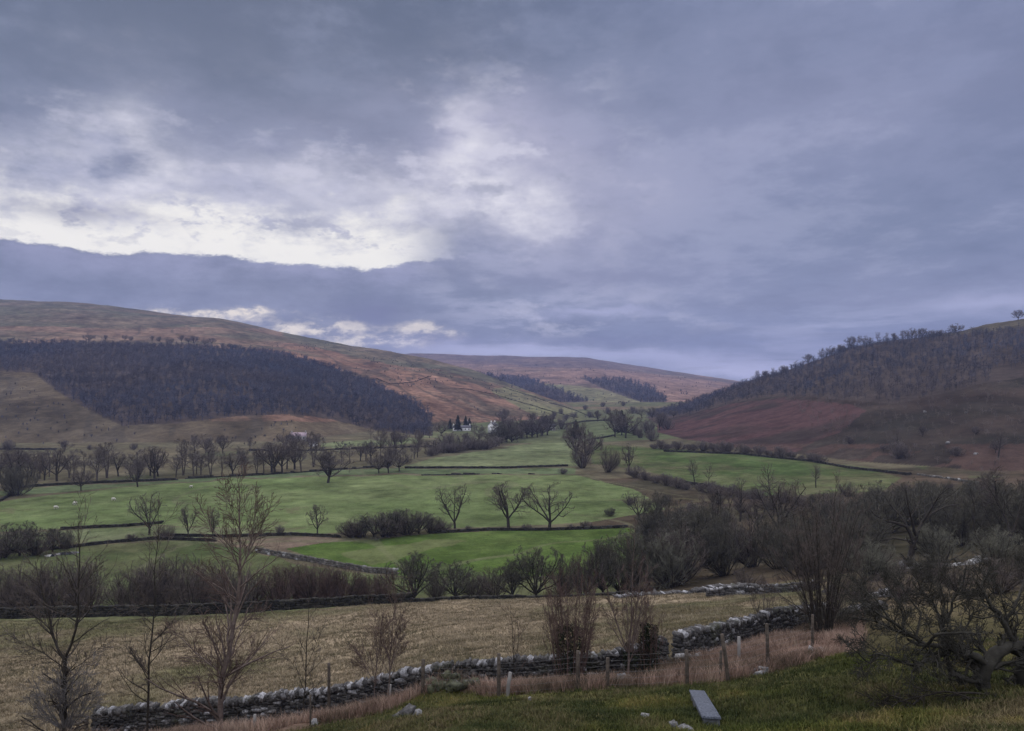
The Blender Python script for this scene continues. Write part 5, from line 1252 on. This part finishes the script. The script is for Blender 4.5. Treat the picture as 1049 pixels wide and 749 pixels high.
# ------------------------------------------------------------------ grass (nobody could count it)
def blades(n, sample, h0, h1, wdt, lean, cols, name, label, seed, per=3, tint=None):
    rg = np.random.default_rng(seed); X, Y = sample(rg, n); n = len(X)
    Z = zrel(X, Y) + EYE
    X = np.repeat(X, per) + rg.normal(0, 0.05, n * per); Y = np.repeat(Y, per) + rg.normal(0, 0.05, n * per); Z = np.repeat(Z, per)
    m = n * per; a = rg.uniform(0, 6.28, m); h = rg.uniform(h0, h1, m); l = rg.uniform(0.1, lean, m) * h; w = wdt * rg.uniform(0.6, 1.3, m)
    dx, dy = np.cos(a), np.sin(a); b = rg.uniform(0, 6.28, m)
    B1 = np.stack([X - dy * w, Y + dx * w, Z - 0.05], 1); B2 = np.stack([X + dy * w, Y - dx * w, Z - 0.05], 1)
    M1 = np.stack([X + np.cos(b) * l * 0.4, Y + np.sin(b) * l * 0.4, Z + h * 0.65], 1); T = np.stack([X + np.cos(b) * l, Y + np.sin(b) * l, Z + h], 1)
    V = np.stack([B1, B2, M1 + (B2 - B1) * 0.3, M1 - (B2 - B1) * 0.3, T], 1).reshape(-1, 3)
    i = np.arange(m)[:, None] * 5
    cols = A_(cols); t = fbm(X, Y, 1.3, 3, 4) * 0.9 + fbm(X, Y, 6, 3, 5) * 0.6 + 0.5 + rg.normal(0, 0.22, m); t = np.clip(t, 0, 1) * (len(cols) - 1); k = np.minimum(t.astype(int), len(cols) - 2); fr = (t - k)[:, None]
    c = cols[k] * (1 - fr) + cols[k + 1] * fr; 
    if tint is not None:
        q = np.clip(tint[0](X, Y), 0, 1)[:, None]; c = c * (1 - q) + c * A_(tint[1]) * q
    c = np.repeat(c, 5, 0)
    g = G(); g.add(V, np.concatenate([i + 0, i + 1, i + 2, i + 3], 1), c); g.f.setdefault(3, []).append(np.concatenate([i + 3, i + 2, i + 4], 1))
    tag(g.build(name, M['grass'], colour=True), label, 'grass', None, 'stuff')
def s_region(y0, y1, u0, u1, cond):
    def f(rg, n):
        Y = rg.uniform(y0, y1, n * 3) if y1 / y0 < 3 else np.exp(rg.uniform(math.log(y0), math.log(y1), n * 3))
        u = rg.uniform(u0, u1, n * 3); X = (u - CU) / F * Y
        v = VH - F * zrel(X, Y) / Y
        ok = cond(u, v, X, Y); return X[ok][:n], Y[ok][:n]
    return f
blades(110000, s_region(9, 31, -60, 1160, lambda u, v, X, Y: (v > crv(u, GRASS_TOP) - 1) & (Y < crv(u, YW))), 0.03, 0.13, 0.010, 1.5,
       [(0.035, 0.045, 0.014), (0.06, 0.068, 0.022), (0.09, 0.085, 0.035), (0.15, 0.12, 0.065)], 'short_grass', 'short mossy green grass of the near slope', 61, 4, (lambda X, Y: sstep(fbm(X, Y, 2.6, 4, 7), 0.05, 0.45) * 0.9 + np.exp(-(((X - HUM[0] - 0.6) / 2.4) ** 2 + ((Y - HUM[1]) / 1.8) ** 2)), (1.55, 1.5, 1.0)))
blades(36000, s_region(22, 52, 60, 885, lambda u, v, X, Y: (v < crv(u, GRASS_TOP)) & (Y < crv(u, YW) - 0.5) & (fbm(X, Y, 1.5, 3, 5) + fbm(X, Y, 5, 2, 1) * 0.6 > -0.15)), 0.15, 0.52, 0.009, 1.0,
       [(0.085, 0.068, 0.045), (0.19, 0.130, 0.102), (0.29, 0.195, 0.155), (0.36, 0.27, 0.21)], 'dead_grass', 'pinkish dead grass between the fence posts and the wall', 62, 3)
blades(150000, s_region(35, 98, -40, 878, lambda u, v, X, Y: (Y > crv(u, YW) + 0.6) & (fbm(X, Y, 1.2, 3, 6) > -0.5)), 0.05, 0.24, 0.018, 1.5,
       [(0.12, 0.104, 0.062), (0.18, 0.148, 0.098), (0.235, 0.192, 0.13), (0.30, 0.25, 0.175)], 'rough_grass', 'straw coloured tussock grass of the rough field beyond the wall', 63, 3, (lambda X, Y: sstep(fbm(X, Y, 30, 4, 1) * 1.1 + fbm(X, Y, 6, 4, 2) * 0.5, 0.0, 0.6) * 0.8, (0.66, 0.80, 0.60)))

# ------------------------------------------------------------------ water, sheep, buildings
def puddle(u, v, w, d, seed):
    rg = np.random.default_rng(seed); p = spot(u, v, None, 110); n = 24; a = np.arange(n) / n * 6.283
    rr = 1 + 0.3 * np.sin(2 * a + seed) + rg.normal(0, 0.06, n); zz = max(gz(p[0] + x, p[1] + y) for x in (-w / 2, 0, w / 2) for y in (-d / 2, 0, d / 2)) - p[2] + 0.02
    V = np.stack([w / 2 * rr * np.cos(a), d / 2 * rr * np.sin(a), np.full(n, zz)], 1)
    V = np.concatenate([V, [[0, 0, zz]]]); g = G(); g.add(V, [[i, (i + 1) % n, n] for i in range(n)])
    o = g.build('water', M['water']); o.location = p; tag(o, kind='structure')
puddle(68, 567.5, 3.8, 5.0, 1); puddle(52, 569.5, 2.2, 3.4, 2)

def sheep(u, v, label, rz, s=1.0):
    p = spot(u, v, None, 110); o = empty('sheep', p, label, 'sheep', 'sheep grazing in the pasture'); o.rotation_euler = (0, 0, rz)
    g = G()
    P = A_([[[-0.50, 0, 0.62], [-0.40, 0, 0.66], [-0.1, 0, 0.66], [0.25, 0, 0.68], [0.42, 0, 0.66], [0.50, 0, 0.64], [0.58, 0, 0.52], [0.66, 0, 0.32], [0.74, 0, 0.12], [0.78, 0, 0.08]]])
    R = A_([[0.06, 0.24, 0.29, 0.27, 0.20, 0.15, 0.11, 0.085, 0.06, 0.02]]); tubes(g, P, R, 12)
    for x in (-0.34, 0.30):
        for y in (-0.13, 0.13):
            tubes(g, A_([[[x, y, 0.55], [x - 0.02 * (x < 0), y, 0.3], [x + 0.02, y, 0.0]]]), A_([[0.07, 0.04, 0.03]]), 8)
    o2 = g.build('body', M['wool'], o, smooth=True)
    g = G(); tubes(g, A_([[[0.64, 0, 0.34], [0.70, 0, 0.21], [0.77, 0, 0.09]]]), A_([[0.088, 0.075, 0.045]]), 10)
    for y in (-1, 1): tubes(g, A_([[[0.63, 0.05 * y, 0.34], [0.60, 0.15 * y, 0.33]]]), A_([[0.03, 0.01]]), 6)
    g.build('head', M['face'], o, smooth=True); o.scale = (s, s, s)
sheep(57, 522, 'sheep furthest left on the pasture below the lone bank tree', 0.3, 1.2)
sheep(77, 518, 'sheep just right of the furthest left one', 3.0, 1.3)
sheep(116, 513.5, 'sheep further up the pasture in front of the dark wall', 0.2, 1.2)
sheep(196, 500, 'sheep highest on the pasture near the tree line', 3.3, 1.1)

def house(u, v, L, D, H, rh, rz, wall, roof, label, nwin=3, chim=True, y0=400, name='farmhouse', cat='house'):
    p = spot(u, v, None, y0); o = empty(name, p, label, cat); o.rotation_euler = (0, 0, rz)
    g = G(); g.box((0, 0, H / 2 - 0.5), (L, D, H + 1)); 
    g.add([[-L / 2, -D / 2, H], [-L / 2, D / 2, H], [-L / 2, 0, H + rh], [L / 2, -D / 2, H], [L / 2, D / 2, H], [L / 2, 0, H + rh]], [[0, 2, 1], [3, 4, 5]])
    g.build('wall', M[wall], o)
    g = G(); e = 0.35; t = 0.18
    for s in (-1, 1):
        a = A_([[-L / 2 - e, s * (D / 2 + e), H - e * rh / (D / 2)], [L / 2 + e, s * (D / 2 + e), H - e * rh / (D / 2)], [L / 2 + e, 0, H + rh], [-L / 2 - e, 0, H + rh]])
        a[:, 2] += 0.04
        g.add(np.concatenate([a, a + A_([0, 0, t])]), [[0, 1, 2, 3], [4, 5, 6, 7], [0, 1, 5, 4], [1, 2, 6, 5], [2, 3, 7, 6], [3, 0, 4, 7]])
    rf = g.build('roof', M[roof], o)
    if chim:
        for s in (-1, 1):
            g = G(); g.box((s * (L / 2 - 0.6), 0, H + rh + 0.5), (0.8, 0.8, 1.6)); g.box((s * (L / 2 - 0.6), 0, H + rh + 1.4), (0.35, 0.35, 0.3)); g.build('chimney', M[wall], rf)
    for r_ in range(2 if H > 4 else 1):
        for i in range(nwin):
            x = (i + 0.5) / nwin * L - L / 2
            if r_ == 0 and i == nwin // 2:
                g = G(); g.box((x, -D / 2 - 0.03, 1.05), (1.0, 0.1, 2.1)); g.build('door', M['glass'], o)
            else:
                g = G(); g.box((x, -D / 2 - 0.02, 1.5 + r_ * 2.6), (0.95, 0.08, 1.15)); g.build('window', M['glass'], o)
house(505, 443, 7.5, 6.0, 6.2, 2.6, radians(62), 'white', 'slate', 'tall white farmhouse half hidden in trees at the foot of the left hill')
house(473, 441.5, 16, 6, 2.8, 2.0, radians(5), 'white', 'slate', 'long low white building left of the white farmhouse', 5, name='outbuilding', cat='building')
house(478, 438.5, 6, 5, 4.8, 2.2, radians(80), 'render', 'slate', 'small grey house directly behind the long low building')
house(306, 451, 11, 6, 3.0, 2.2, radians(12), 'render', 'pinkroof', 'small farm building with faded pinkish roof below the wood', name='farm_building', cat='building')
house(321, 457.5, 4.5, 3.5, 2.4, 1.2, radians(-15), 'white', 'slate', 'small white shed just right of the pink roofed farm', 1, False, name='shed', cat='shed')
house(564, 441, 8, 5, 3.5, 2.0, radians(10), 'render', 'slate', 'grey cottage among trees right of the white farmhouse')

# remove prototypes nothing used
for ks in PROTO.values():
    for r in ks:
        if r.name not in USED:
            for c in CHILD[r.name]: bpy.data.objects.remove(c)
            bpy.data.objects.remove(r)
print('objects', len(bpy.data.objects))
